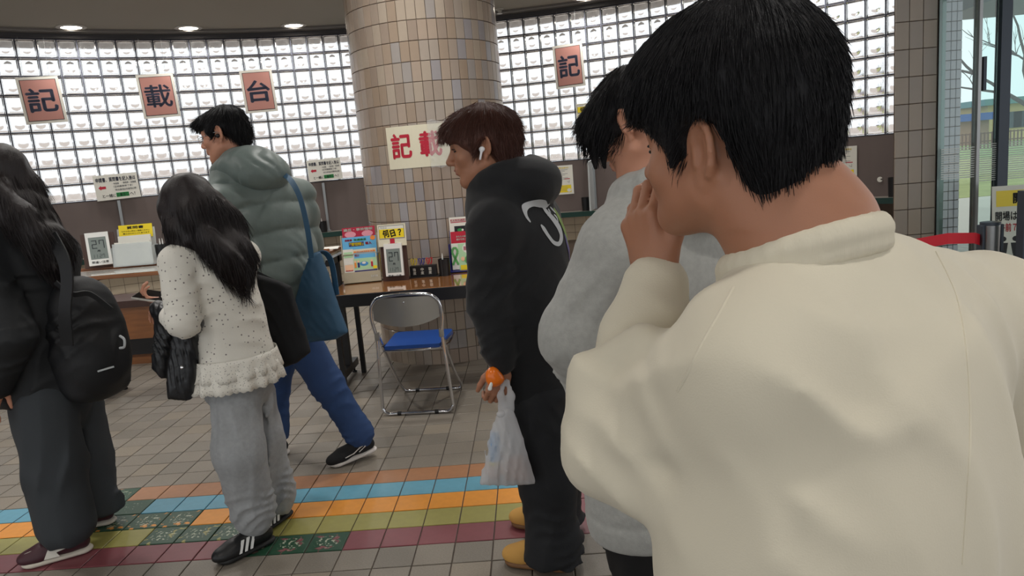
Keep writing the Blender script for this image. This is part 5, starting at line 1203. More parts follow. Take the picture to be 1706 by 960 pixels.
# ---------------- man in padded jacket, striding
def build_jacket_man():
    f = unit((-.85, .53, 0)); u = UPV; r = np.cross(f, u)
    root = person('man with glasses in grey green padded jacket and blue jeans, striding left', (W(520, 760, 3.6)[0], 3.6, 0))
    PUF = mat('grey green padded nylon', (104, 116, 112), .5, bump=.25, bscale=30, bdist=.006, sheen=.1); JEAN = mat('blue denim', (42, 68, 112), .8, bump=.3, bscale=420, var=.12, vscale=9)
    hc = W(374, 226, 3.58); H = Frame(hc, (-.97, .12, -.16), (-.16, .03, 1), 1.04); a = H.axes
    nb = W(402, 292, 3.6); chest = W(438, 372, 3.6); belly = W(458, 450, 3.6); pel = W(484, 530, 3.6)
    sl = chest-r*.21+u*.10; sr = chest+r*.21+u*.10; el = W(392, 428, 3.36); wl = W(352, 470, 3.42); er = W(508, 425, 3.86); wr = W(455, 480, 3.98)
    hl, hr = W(492, 552, 3.52), W(474, 552, 3.70); kl, kr = W(545, 640, 3.54), W(456, 645, 3.74); al, ar = W(598, 722, 3.56), W(462, 733, 3.70)
    B = Field(); head(B, H); B.cap(H(0, -.03, -.06), nb, .056, .064, .03); B.cap(nb, chest, .08, .13, .06, (f, .7)); B.cap(chest, pel, .13, .13, .06, (f, .7))
    for s_, e_, w_ in ((sl, el, wl), (sr, er, wr)): B.chain([s_, e_, w_], [.05, .04, .03], .03)
    for a_, b_, c_ in ((hl, kl, al), (hr, kr, ar)): B.chain([a_, b_, c_], [.08, .055, .04], .03)
    for w_, e_, rt in ((wl, el, False), (wr, er, True)): hand(B, w_, unit(w_-e_), -u, 1.0, (.3, .35, .4, .4), .3, right=rt)
    field_obj('body', B, .013, SKIN, root, fine=((hc, .15, .005),)); face_parts(H, root, HAIRK)
    h = Field(); h.ell(H(0, -.018, .052), (.088, .112, .086), a, .02); h.ell(H(0, .070, .070), (.070, .055, .040), a, .03); h.ell(H(0, -.078, .0), (.074, .046, .062), a, .03)
    for q in (-1, 1): h.ell(H(q*.070, .020, .028), (.020, .040, .032), a, .015); h.cap(H(q*.078, .026, .02), H(q*.074, .028, -.012), .010, .005, .012)
    h.ell(H(0, .092, -.034), (.12, .080, .074), a, .012, True)
    for q in (-1, 1): h.ell(H(q*.094, -.018, -.006), (.032, .032, .042), a, .008, True)
    h.disp(lambda P: .003*snoise([P[0], P[1], P[2]*.35], 95, 14)+.004*snoise([P[0], P[1], P[2]*.5], 42, 15))
    hair_obj('hair', h, .006, HAIRK, root, down_flow(H(0, -.03, .15), H.f, .2), 5000, n=5, step=.010, r=.0007, curl=.16, out=.004, sel=face_free(H, .046), keep=tip_ok(H, .036))
    # glasses
    g = empty('glasses', H(0, .1, .01)); tag(g, 'thin wire rimmed glasses worn by the padded jacket man', 'glasses')
    WIRE = mat('thin silver wire', (190, 190, 190), .2, 1.0); LENS = mat('spectacle lens', (240, 245, 245), .05, alpha=.15)
    for q in (-1, 1):
        P = [H(q*(.034+.021*math.cos(t)), .112-.010*abs(math.cos(t)), .004+.019*math.sin(t)) for t in np.linspace(0, 6.2832, 21)]
        MB().tube(P, .0011, 6, False).build('rim', WIRE, g, True); mesh_obj('lens', [Vector(p) for p in P[:-1]], [tuple(range(20))], LENS, g)
        MB().tube([H(q*.055, .10, .008), H(q*.078, .05, .010), H(q*.082, -.012, .012), H(q*.080, -.03, -.004)], .0012, 6).build('temple', WIRE, g, True)
    MB().tube([H(-.013, .112, .008), H(0, .117, .011), H(.013, .112, .008)], .0011, 6).build('bridge', WIRE, g, True)
    e = Field(); E = H(-.080, -.010, -.006); e.ell(E, (.008, .011, .011), a, .004); field_obj('earphone', e, .0025, BLK, root)
    # padded jacket
    T = Field(); T.cap(nb-u*.01, chest, .12, .22, .06, (f, .76)); T.cap(chest+u*.05, belly, .225, .23, .06, (f, .80)); T.cap(belly, pel+u*.04, .23, .215, .06, (f, .82)); T.cap(nb, sl, .10, .11, .07); T.cap(nb, sr, .10, .11, .07)
    T.chain([sl, el, wl], [.118, .10, .07], .02); T.chain([sr, er, wr], [.118, .10, .07], .02)
    T.cut(pel-u*.03, -u, .015)
    tz = unit(u+f*.12)
    def quilt(P):
        s = (P[0]-pel[0])*tz[0]+(P[1]-pel[1])*tz[1]+(P[2]-pel[2])*tz[2]+.006*snoise(P, 16, 31, 1)
        b = np.abs(np.sin(3.1416*(s-.03)/.135)); return -.026*(b**.4-.72)
    T.disp(quilt)
    T.disp(lambda P: .0035*snoise([P[0]*1.2, P[1]*1.2, P[2]*.7], 46, 33))
    T.folds(sl-u*.02, unit(u-f), .045, .016, .13, 41, 1, -1); T.folds(belly-f*.15, unit(u+r*.8), .06, .014, .16, 42, 1, -1)
    jk = field_obj('padded_jacket', T, .0105, PUF, root)
    hd = Field(); c0 = nb+u*.035-f*.085
    hd.ell(c0+u*.01, (.150, .140, .095), (r, unit(f+u*.25), unit(u-f*.25)), .03); hd.ell(c0-f*.09-u*.04, (.140, .10, .085), (r, f, u), .05)
    for t in np.linspace(-2.3, 2.3, 11):
        q0, q1 = [nb+u*(.045-.03*(math.cos(x)+1)/2)+r*math.sin(x)*.105+f*(math.cos(x)*.092-.01) for x in (t, t+.46)]; hd.cap(q0, q1, .042, .042, .03)
    hd.ell(nb+u*.10, (.074, .085, .10), (r, f, u), .02, True)
    hd.folds(c0-f*.06-r*.1, unit(f+.3*r), .06, .009, .14, 44, 1, -1); hd.folds(c0+r*.0-f*.1, unit(r+.3*u), .06, .009, .14, 45, 1, -1); hd.disp(lambda P: .002*snoise(P, 30, 46, 1))
    field_obj('hood', hd, .010, PUF, root)
    J = Field(); J.cap(pel+u*.02, pel-u*.06, .145, .15, .05, (f, .82)); J.chain([hl, kl, al+(kl-al)*.12], [.105, .082, .072], .04); J.chain([hr, kr, ar+u*.05], [.105, .080, .072], .04)
    J.cap(al+(kl-al)*.14, al, .074, .080, .02)
    for p_, s_ in ((kl, 1), (kr, 2)): J.folds(p_, unit(u+.8*f), .05, .012, .2, 50+s_)
    J.cut(pel+u*.03, u, .01); J.folds(al, unit(kl-al), .035, .013, .11, 55); J.folds(ar+u*.05, u, .035, .012, .10, 56)
    field_obj('jeans', J, .0095, JEAN, root)
    SH = mat('black knit sneaker', (22, 22, 24), .8, bump=.3, bscale=400); SO = mat('white rubber sole', (214, 206, 200), .6)
    toe = np.array(gz(560, 776)); heel = W(622, 752, 3.58); fd = unit(toe-heel); Hs = Frame((toe+heel)/2-unit(np.cross(np.cross(fd, u), fd))*.0+np.array([0, 0, .004]), fd, u, 1.0)
    Hs.c = heel+fd*.10; s1 = shoe(root, Hs, SH, SO, name='sneaker')
    st = Field(); o_ = -Hs.r; st.chain([Hs(-.047, .055, .040), Hs(-.046, .01, .046), Hs(-.042, -.025, .062), Hs(-.040, -.06, .070)], [.003]*4, .004); st.chain([Hs(-.042, -.02, .042), Hs(-.041, -.055, .060), Hs(-.040, -.06, .070)], [.003]*3, .004); field_obj('stripe', st, .0025, SO, s1)
    g = np.array([ar[0], ar[1], 0]); shoe(root, Frame(g+f*.05, f, u, 1.0), SH, SO, name='sneaker')
    return dict(f=f, r=r, sr=sr, sl=sl, nb=nb, pel=pel)
JM = build_jacket_man(); print('jacket', time.time()-T0)
# blue shoulder bag of that man
BLB = mat('blue nylon bag', (48, 84, 112), .55, bump=.2, bscale=60, var=.06, vscale=10)
bb = empty('shoulder_bag', W(545, 565, 3.42)); tag(bb, 'blue nylon shoulder bag hanging behind the padded jacket man', 'bag')
b = Field(); Q = [W(*p, 3.42) for p in ((512, 425), (528, 420), (545, 455), (566, 505), (589, 552), (566, 564), (522, 570), (490, 555), (488, 500), (498, 460))]
b.slab(Q, (-.25, -.95, .12), .022, .018, .05); b.folds(W(535, 490, 3.38), (.9, 0, .35), .035, .010, .16, 60); b.folds(W(520, 540, 3.38), (.5, 0, .8), .05, .008, .12, 61); field_obj('bag_body', b, .008, BLB, bb)
P = [W(468, 288, 3.56), W(484, 300, 3.42), W(500, 330, 3.36), W(512, 380, 3.34), W(519, 430, 3.36)]; MB().ribbon(smooth_path(P), Vector((.8, -.2, .2)), .004, .026).build('strap', BLB, bb, True)
P = [W(516, 432, 3.45), W(530, 420, 3.50), W(545, 424, 3.52), W(554, 445, 3.50), W(561, 492, 3.44)]; MB().ribbon(smooth_path(P), Vector((.9, -.3, .2)), .005, .03).build('strap', BLB, bb, True)

# ---------------- girl with phone
def build_girl():
    f = unit((-.86, .50, 0)); u = UPV; r = np.cross(f, u)
    root = person('girl with long dark hair in white dotted cardigan and grey sweatpants', (W(420, 905, 2.75)[0], 2.78, 0))
    CARD = mat('white dotted knit', (222, 218, 208), .85, bump=.35, bscale=300, sheen=.1); n = CARD.node_tree.nodes; L = CARD.node_tree.links
    t = n.new('ShaderNodeTexCoord'); v = n.new('ShaderNodeTexVoronoi'); v.inputs['Scale'].default_value = 58; v.inputs['Randomness'].default_value = .65; L.new(t.outputs['Object'], v.inputs['Vector'])
    c = n.new('ShaderNodeMapRange'); c.inputs['From Min'].default_value = .15; c.inputs['From Max'].default_value = .21; L.new(v.outputs['Distance'], c.inputs['Value'])
    mx = n.new('ShaderNodeMix'); mx.data_type = 'RGBA'; mx.inputs[6].default_value = srgb(120, 114, 112); mx.inputs[7].default_value = srgb(222, 218, 208); L.new(c.outputs[0], mx.inputs[0]); L.new(mx.outputs[2], n['Principled BSDF'].inputs['Base Color'])
    SWP = mat('grey marl sweatpants', (148, 150, 152), .9, bump=.3, bscale=350, var=.08, vscale=60, sheen=.1)
    hc = W(316, 352, 2.75); H = Frame(hc, (-.80, .42, -.42), (-.42, .18, 1), .98); a = H.axes
    nb = W(352, 398, 2.78); chest = W(360, 455, 2.78); waist = W(378, 530, 2.78); pel = W(392, 605, 2.78)
    sl = chest-r*.155+u*.065; sr = chest+r*.135+u*.045; el = W(306, 535, 2.58); wl = W(272, 522, 2.76); er = W(345, 540, 3.02); wr = W(284, 503, 2.86)
    hl, hr = W(390, 645, 2.735), W(410, 632, 2.88); kl, kr = W(400, 752, 2.66), W(432, 735, 2.90); al, ar = W(425, 872, 2.70), W(462, 842, 2.92)
    B = Field(); head(B, H, False); B.cap(H(0, -.03, -.06), nb, .047, .052, .03); B.cap(nb, chest, .07, .11, .05, (f, .7)); B.cap(chest, pel, .11, .125, .06, (f, .7))
    for s_, e_, w_ in ((sl, el, wl), (sr, er, wr)): B.chain([s_, e_, w_], [.042, .034, .024], .03)
    for a_, b_, c_ in ((hl, kl, al), (hr, kr, ar)): B.chain([a_, b_, c_], [.075, .05, .035], .03)
    hand(B, wl, unit(wl-el), -u, .86, (.4, .4, .5, .5), .3, right=False)
    fw = unit(W(246, 499, 2.85)-wr); tips, th = hand(B, wr+fw*.004, fw, unit(u+np.array([0, .25, 0])), .88, (.55, .75, .8, .8), -.1, right=True)
    field_obj('body', B, .0125, SKIN, root, fine=((hc, .14, .006), (wr+fw*.07, .09, .0042))); face_parts(H, root, HAIRD)
    # long straight hair
    h = Field(); h.ell(H(0, -.016, .042), (.088, .112, .096), a, .02); h.ell(H(0, .06, .045), (.074, .050, .055), a, .03)
    h.chain([H(0, -.045, .03), H(0, -.078, -.05), nb-f*.075+u*.03, chest-f*.125+u*.055, chest-f*.150-u*.01], [.086, .092, .100, .090, .045], .03, (f, .42))
    for q, d in ((-1, 0), (1, .16)):
        h.chain([H(q*.072, .02, .03), H(q*.082, .01, -.06), H(q*.080, -.01, -.12)], [.030, .034, .026], .025)
    h.chain([H(-.08, .03, -.02), W(301, 415, 2.66), W(297, 450, 2.62), W(293, 472, 2.60)], [.026, .030, .024, .008], .02)
    h.chain([H(-.07, -.03, -.03), W(345, 405, 2.655), W(372, 425, 2.65), W(396, 440, 2.67), W(404, 445, 2.68)], [.05, .048, .040, .022, .006], .03, (unit((-.3, -.95, 0)), .45))
    h.chain([H(-.05, .085, .03), H(-.066, .085, -.03), H(-.066, .070, -.085)], [.014, .013, .006], .015)
    h.ell(H(0, .115, -.045), (.058, .062, .070), a, .012, True)
    h.disp(lambda P: .0022*snoise([P[0], P[1], P[2]*.12], 150, 24)+.003*snoise([P[0], P[1], P[2]*.2], 55, 25))
    def fl(P):
        d = P-H(0, -.02, .13); w = np.clip((P[:, 2]-H(0, 0, -.04)[2])/.12, 0, 1)[:, None]; o = d*np.array([1, 1, .2]); o = o/(np.linalg.norm(o, axis=1)[:, None]+1e-6)*w*.8+np.array([.10, -.02, -1.0]); return o/np.linalg.norm(o, axis=1)[:, None]
    hair_obj('hair', h, .0055, HAIRD, root, fl, 3500, n=7, step=.013, r=.0005, curl=.006, out=.0008, sel=lambda V: ((V-H.c)@H.u < .0) & face_free(H, .02, .05)(V))
    # cardigan
    T = Field(); T.cap(nb-u*.01, chest, .065, .145, .05, (f, .76)); T.cap(chest, waist, .148, .142, .05, (f, .80)); T.cap(waist, pel+u*.03, .142, .164, .05, (f, .86)); T.cap(nb, sl, .055, .065, .05); T.cap(nb, sr, .055, .065, .05)
    for s_, e_, w_ in ((sl, el, wl), (sr, er, wr)): T.chain([s_, e_, w_-unit(w_-e_)*.02], [.068, .062, .040], .016); T.cap(w_-unit(w_-e_)*.03, w_+unit(w_-e_)*.008, .036, .036, .01)
    T.ell(nb+u*.05, (.055, .062, .06), (r, f, u), .015, True); T.cut(pel+u*.018, -u, .006)
    T.folds(el, unit(u+.3*f), .035, .010, .10, 70); T.folds(waist-r*.1, unit(u+.6*f), .06, .009, .16, 71); T.folds(sl-u*.06, unit(u-f), .045, .008, .1, 72); T.folds(waist-f*.1, unit(u-.8*f+.3*r), .06, .008, .15, 73)
    field_obj('cardigan', T, .008, CARD, root)
    # two tiers of lace below the cardigan
    LACE = mat('white lace', (226, 222, 212), .8); n = LACE.node_tree.nodes; L = LACE.node_tree.links; t = n.new('ShaderNodeTexCoord'); v = n.new('ShaderNodeTexVoronoi'); v.inputs['Scale'].default_value = 120; L.new(t.outputs['Object'], v.inputs['Vector'])
    cr = n.new('ShaderNodeMapRange'); cr.inputs['From Min'].default_value = .20; cr.inputs['From Max'].default_value = .26; cr.inputs['To Min'].default_value = .25; L.new(v.outputs['Distance'], cr.inputs['Value']); L.new(cr.outputs[0], n['Principled BSDF'].inputs['Alpha'])
    for tier, (zt, zb, ru) in enumerate(((.045, -.030, .007), (.0, -.075, .010))):
        V = []; Fc = []; NN = 240
        for i in range(NN):
            t_ = 2*math.pi*i/NN; e = r*math.cos(t_)*.170+f*math.sin(t_)*.152; o = unit(e)
            for j in range(5):
                k = j/4; z = zt+(zb-zt)*k-(.007*abs(math.sin(t_*22)) if j == 4 else 0); rr = 1+.07*k+.02*tier
                V.append(pel+e*rr+o*ru*k*math.sin(t_*15+1.3*math.sin(t_*4)+tier)+u*z)
        for i in range(NN):
            for j in range(4): p_, q_ = i*5+j, ((i+1) % NN)*5+j; Fc.append((p_, q_, q_+1, p_+1))
        o_ = np_obj('lace_hem', np.array(V), np.array(Fc), LACE, root); md = o_.modifiers.new('t', 'SOLIDIFY'); md.thickness = .002
    J = Field(); J.cap(pel+u*.03, pel-u*.06, .135, .146, .05, (f, .84)); J.chain([hl, kl, al+u*.05], [.092, .102, .086], .03); J.chain([hr, kr, ar+u*.05], [.098, .104, .086], .03)
    for q, m_ in ((al, 1), (ar, 2)): J.cap(q+u*.06, q+u*.015, .082, .062, .03); J.folds(q+u*.07, unit(u+.4*f), .04, .016, .13, 80+m_, 1.3)
    for p_, s_ in ((kl, 1), (kr, 2)): J.folds(p_-u*.03, unit(.16*u+f-.5*r), .06, .024, .30, 85+s_, .5); J.folds(p_+u*.10, unit(.35*u-f+.2*r), .05, .016, .14, 185+s_, .6)
    J.folds(hl-u*.10, unit(.2*u+f*.7+r), .06, .008, .12, 88)
    J.cut(pel+u*.03, u, .01); field_obj('sweatpants', J, .009, SWP, root)
    SH = mat('black leather sneaker', (24, 24, 26), .4); SO = mat('black rubber sole', (30, 30, 30), .6); SW = mat('white leather stripe', (226, 226, 224), .45)
    for q, tp in ((al, W(372, 905, 2.62)), (ar, W(440, 868, 2.86))):
        g = np.array([q[0], q[1], 0]); d = unit(np.array([tp[0]-q[0], tp[1]-q[1]-.03, 0])); Hs = Frame(g+d*.045, d, u, .96); s_ = shoe(root, Hs, SH, SO, wd=.092, heelm=SW, name='sneaker')
        for i in range(3):
            x = .045-.024*i
            for sd in (-1, 1): MB().poly([Hs(sd*(.0455-.001*i), x, .030), Hs(sd*(.0455-.001*i), x+.011, .030), Hs(sd*.033, x-.010, .076+.003*i), Hs(sd*.033, x-.022, .076+.003*i)], Vector(Hs.r*sd), .004).build('stripe', SW, s_)
        lc = Field(); 
        for i in range(4): lc.cap(Hs(-.018, .055-.02*i, .066+.006*i), Hs(.018, .052-.02*i, .066+.006*i), .004, .004, .004)
        field_obj('laces', lc, .003, SH, s_)
    return dict(f=f, r=r, wl=wr, fw=fw, el=el, tips=tips, sr=sr)
GI = build_girl(); print('girl', time.time()-T0)
# phone in her hand
ph = W(257, 494, 2.85); Rm = Frame(ph, W(222, 489, 2.87)-ph, np.array([0.05, -.30, 1.0]), 1.0)
M4 = Matrix((Vector(Rm.r), Vector(Rm.f), Vector(Rm.u))).transposed().to_4x4()
pq = empty('phone', ph); tag(pq, 'smartphone in pale case held by the girl', 'phone')
MB().box(Rm(0, 0, 0), (.078, .158, .010), M4, bev=.004).build('case', mat('pale phone case', (200, 196, 188), .4), pq, True)
MB().box(Rm(0, 0, .0055), (.071, .150, .002), M4, bev=.0008).build('screen', mat('black glass screen', (14, 14, 18), .08), pq)
# black jacket over her arm
LEA = mat('black leather', (26, 27, 30), .35, bump=.25, bscale=60, bdist=.003)
jq = empty('folded_jacket', W(290, 660, 2.66)); tag(jq, 'black leather jacket draped over the arm of the girl', 'jacket')
b = Field(); b.slab([W(*p, 2.64) for p in ((290, 500), (322, 520), (331, 560), (333, 610), (331, 640), (322, 666), (283, 665), (278, 635), (285, 560), (278, 530))], (-.2, -.95, .1), .02, .016, .03)
b.slab([W(*p, 2.70) for p in ((268, 512), (296, 512), (300, 560), (282, 632), (247, 616), (250, 580), (252, 540))], (-.5, -.85, .1), .015, .012, .03)
b.cap(W(265, 515, 2.70), W(318, 540, 2.60), .035, .045, .03)
b.folds(W(300, 590, 2.6), (1, 0, .1), .022, .014, .2, 90); b.folds(W(262, 570, 2.64), (1, .2, .3), .025, .012, .13, 91); field_obj('leather', b, .0075, LEA, jq)
for x, y in ((303, 612), (298, 545)): MB().lathe([(.007, 0), (.007, .003), (.003, .005)], W(x, y, 2.585), 12, (-.2, -.95, .1)).build('button', CHROME, jq)
# black tote behind her
TOT = mat('black canvas', (22, 23, 26), .85, bump=.3, bscale=300)
tq = empty('tote_bag', W(470, 610, 3.02)); tag(tq, 'large black canvas tote bag hanging behind the girl', 'bag')
b = Field(); b.slab([W(*p, 3.0) for p in ((408, 455), (440, 462), (484, 476), (505, 530), (523, 585), (500, 603), (447, 622), (432, 575), (415, 520))], (-.15, -.98, .1), .022, .018, .03); b.folds(W(470, 520, 2.97), (.8, 0, .5), .05, .010, .2, 93); field_obj('bag_body', b, .0085, TOT, tq)
P = [W(420, 466, 3.0), W(404, 440, 2.98), W(392, 420, 2.97), A3(GI['sr'])+UPV*.075, W(385, 432, 3.06), W(478, 482, 3.04)]; MB().ribbon(smooth_path(P), Vector((.9, .3, .2)), .005, .03).build('strap', TOT, tq, True)
# ---------------- woman with backpack at the left edge
def build_woman():
    f = unit((-.92, .39, 0)); u = UPV; r = np.cross(f, u)
    root = person('woman with long hair in black jacket, grey trousers and maroon sneakers', (W(130, 920, 2.80)[0], 2.85, 0))
    JK = mat('black nylon jacket', (24, 26, 29), .65, bump=.25, bscale=40, bdist=.004); TR = mat('charcoal wool trousers', (56, 60, 64), .85, bump=.2, bscale=400)
    hc = W(-2, 300, 2.85); H = Frame(hc, (-.96, .22, -.12), (-.12, 0, 1), 1.0); a = H.axes
    nb = W(22, 372, 2.85); chest = W(45, 450, 2.85); waist = W(62, 550, 2.85); pel = W(82, 640, 2.85)
    sl = chest-r*.17+u*.10; sr = chest+r*.13+u*.05; el = W(22, 560, 2.62); wl = W(-5, 640, 2.62); er = W(70, 560, 3.05); wr = W(20, 610, 3.1)
    hl, hr = W(72, 675, 2.76), W(118, 665, 2.98); kl, kr = W(90, 780, 2.74), W(138, 765, 3.0); al, ar = W(112, 880, 2.74), W(160, 852, 3.0)
    B = Field(); head(B, H, False); B.cap(H(0, -.03, -.06), nb, .048, .055, .03); B.cap(nb, chest, .07, .12, .05, (f, .7)); B.cap(chest, pel, .12, .125, .06, (f, .7))
    for s_, e_, w_ in ((sl, el, wl), (sr, er, wr)): B.chain([s_, e_, w_], [.045, .036, .027], .03)
    for a_, b_, c_ in ((hl, kl, al), (hr, kr, ar)): B.chain([a_, b_, c_], [.08, .05, .038], .03)
    for w_, e_, rt in ((wl, el, False), (wr, er, True)): hand(B, w_, unit(w_-e_), -f, .92, (.35, .4, .45, .5), .3, right=rt)
    field_obj('body', B, .013, SKIN, root, fine=((hc, .14, .006), (wl-u*.08, .08, .006))); face_parts(H, root, HAIRD)
    h = Field(); h.ell(H(0, -.016, .042), (.090, .114, .096), a, .02); h.ell(H(0, .06, .050), (.074, .050, .050), a, .03)
    h.chain([H(0, -.045, .03), H(0, -.080, -.06), nb-f*.10+u*.01, chest-f*.165+u*.09, chest-f*.180+u*.04], [.088, .094, .10, .09, .045], .03, (f, .42))
    h.chain([H(-.07, -.03, -.02), W(40, 365, 2.70), W(62, 395, 2.68), W(80, 415, 2.68)], [.055, .058, .048, .010], .03, (unit((-.3, -.95, 0)), .45))
    for q in (-1, 1): h.chain([H(q*.074, .03, .03), H(q*.082, .015, -.06), H(q*.074, .01, -.14)], [.028, .030, .012], .025)
    h.ell(H(0, .115, -.035), (.060, .066, .072), a, .012, True)
    h.disp(lambda P: .0022*snoise([P[0], P[1], P[2]*.12], 150, 124)+.003*snoise([P[0], P[1], P[2]*.2], 55, 125))
    def fl(P): d = P-H(0, -.02, .13); w = np.clip((P[:, 2]-H(0, 0, -.04)[2])/.12, 0, 1)[:, None]; o = d*np.array([1, 1, .2]); o = o/(np.linalg.norm(o, axis=1)[:, None]+1e-6)*w*.8+np.array([.28, -.05, -1.0]); return o/np.linalg.norm(o, axis=1)[:, None]
    hair_obj('hair', h, .006, HAIRD, root, fl, 3000, n=7, step=.014, r=.0006, curl=.008, out=.0008, sel=lambda V: ((V-H.c)@H.u < .0) & face_free(H, .02, .05)(V))
    T = Field(); T.cap(nb-u*.01, chest, .075, .175, .05, (f, .78)); T.cap(chest, waist, .185, .20, .05, (f, .80)); T.cap(waist, pel+u*.0, .20, .20, .05, (f, .82)); T.cap(nb, sl, .07, .085, .06); T.cap(nb, sr, .07, .085, .06)
    for s_, e_, w_ in ((sl, el, wl), (sr, er, wr)): T.chain([s_, e_, w_], [.09, .082, .060], .018)
    for t in np.linspace(-3.1, 2.8, 15): q0, q1 = [nb+u*.02+r*math.sin(x)*.075+f*math.cos(x)*.07 for x in (t, t+.42)]; T.cap(q0, q1, .024, .024, .02)
    T.ell(nb+u*.08, (.055, .06, .07), (r, f, u), .015, True); T.cut(pel-u*.05, -u, .01)
    T.folds(waist-r*.12, unit(.5*u+f), .07, .013, .24, 130); T.folds(chest-r*.1-f*.1, unit(u-f), .07, .012, .2, 131); T.folds(el, unit(u+.4*f), .045, .011, .13, 132); T.folds(pel-r*.1, unit(.2*u+f), .06, .012, .16, 133)
    field_obj('jacket', T, .0095, JK, root)
    J = Field(); J.cap(pel+u*.02, pel-u*.07, .14, .155, .05, (f, .86)); J.chain([hl, kl, al+u*.02], [.118, .112, .112], .03); J.chain([hr, kr, ar+u*.02], [.118, .112, .112], .03); J.cut(pel+u*.03, u, .01); J.cut(np.array([0, 0, .062]), -u, .008)
    for p_, s_ in ((kl, 1), (kr, 2)): J.folds(p_, unit(.12*u+f-.4*r), .075, .022, .36, 140+s_, .5)
    field_obj('trousers', J, .0095, TR, root)
    SH = mat('maroon leather', (66, 34, 42), .5); SO = mat('off white sole', (212, 204, 190), .6); SW = mat('white leather', (222, 218, 208), .45)
    for q, tp in ((al, W(60, 925, 2.70)), (ar, W(120, 895, 3.0))):
        g = np.array([q[0], q[1], 0]); d = unit(np.array([tp[0]-q[0], tp[1]-q[1]-.02, 0])); Hs = Frame(g+d*.045, d, u, 1.0); s_ = shoe(root, Hs, SH, SO, wd=.10, heelm=SW, name='sneaker')
        for sd in (-1, 1):
            o_ = lambda x, z: Hs(sd*(.0475-.12*max(0, z-.03)-abs(x-.03)*.03), x, z)
            MB().poly([o_(.045, .030), o_(-.01, .030), o_(.0, .048), o_(-.085, .064), o_(-.02, .058), o_(.028, .064)], Vector(Hs.r*sd), .005).build('side_swoosh', SW, s_)
            MB().poly([Hs(sd*.030, .118, .046), Hs(sd*.040, .085, .046), Hs(sd*.024, .085, .066), Hs(sd*.018, .112, .058)], Vector((0, 0, 1)), .004).build('toe_patch', SW, s_)
    return dict(f=f, r=r, chest=chest, waist=waist, sl=sl)
WO = build_woman(); print('woman', time.time()-T0)
BPK = mat('black backpack nylon', (26, 27, 30), .6, bump=.3, bscale=120)
bp = empty('backpack', W(150, 660, 2.85)); tag(bp, 'black backpack on the back of the woman at left edge', 'backpack')
f, r = WO['f'], WO['r']; b = Field(); c = W(146, 565, 2.86)
tilt = unit(UPV-f*.28); bkx = np.cross(r, tilt)
b.ell(c, (.155, .115, .235), (r, f, tilt), .03); b.box(c-tilt*.06, (.14, .085, .17), (r, unit(f), tilt), .06, .05); b.ell(c-f*.06-tilt*.07, (.125, .095, .13), (r, f, tilt), .04); b.ell(c+tilt*.15+f*.03, (.12, .07, .10), (r, f, tilt), .05)
b.folds(c-r*.1+tilt*.08, unit(tilt+f), .06, .012, .16, 150); b.folds(c-r*.1-f*.08, unit(tilt*.6-f), .06, .010, .15, 151)
body = field_obj('main_bag', b, .009, BPK, bp)
GR = mat('grey reflective piping', (186, 190, 192), .4)
MB().ribbon(smooth_path([W(163, 619, 2.735), W(176, 615, 2.735), W(190, 611, 2.745)]), Vector((0, -.3, 1)), .004, .006).build('reflective_piping', GR, bp)
MB().ribbon(smooth_path([W(85, 392, 2.70), W(105, 430, 2.66), W(112, 470, 2.64), W(108, 520, 2.63), W(112, 575, 2.66)]), Vector((1, 0, .2)), .008, .045).build('shoulder_strap', BPK, bp, True)
MB().ribbon(smooth_path([W(92, 470, 2.66), W(120, 490, 2.68), W(150, 490, 2.72), W(185, 515, 2.76)]), Vector((0, -.4, 1)), .006, .02).build('compression_strap', BPK, bp, True)
MB().tube(smooth_path([W(200, 560, 2.80), W(207, 566, 2.78), W(207, 578, 2.78), W(200, 580, 2.80)]), .005, 8).build('side_loop', GR, bp, True)

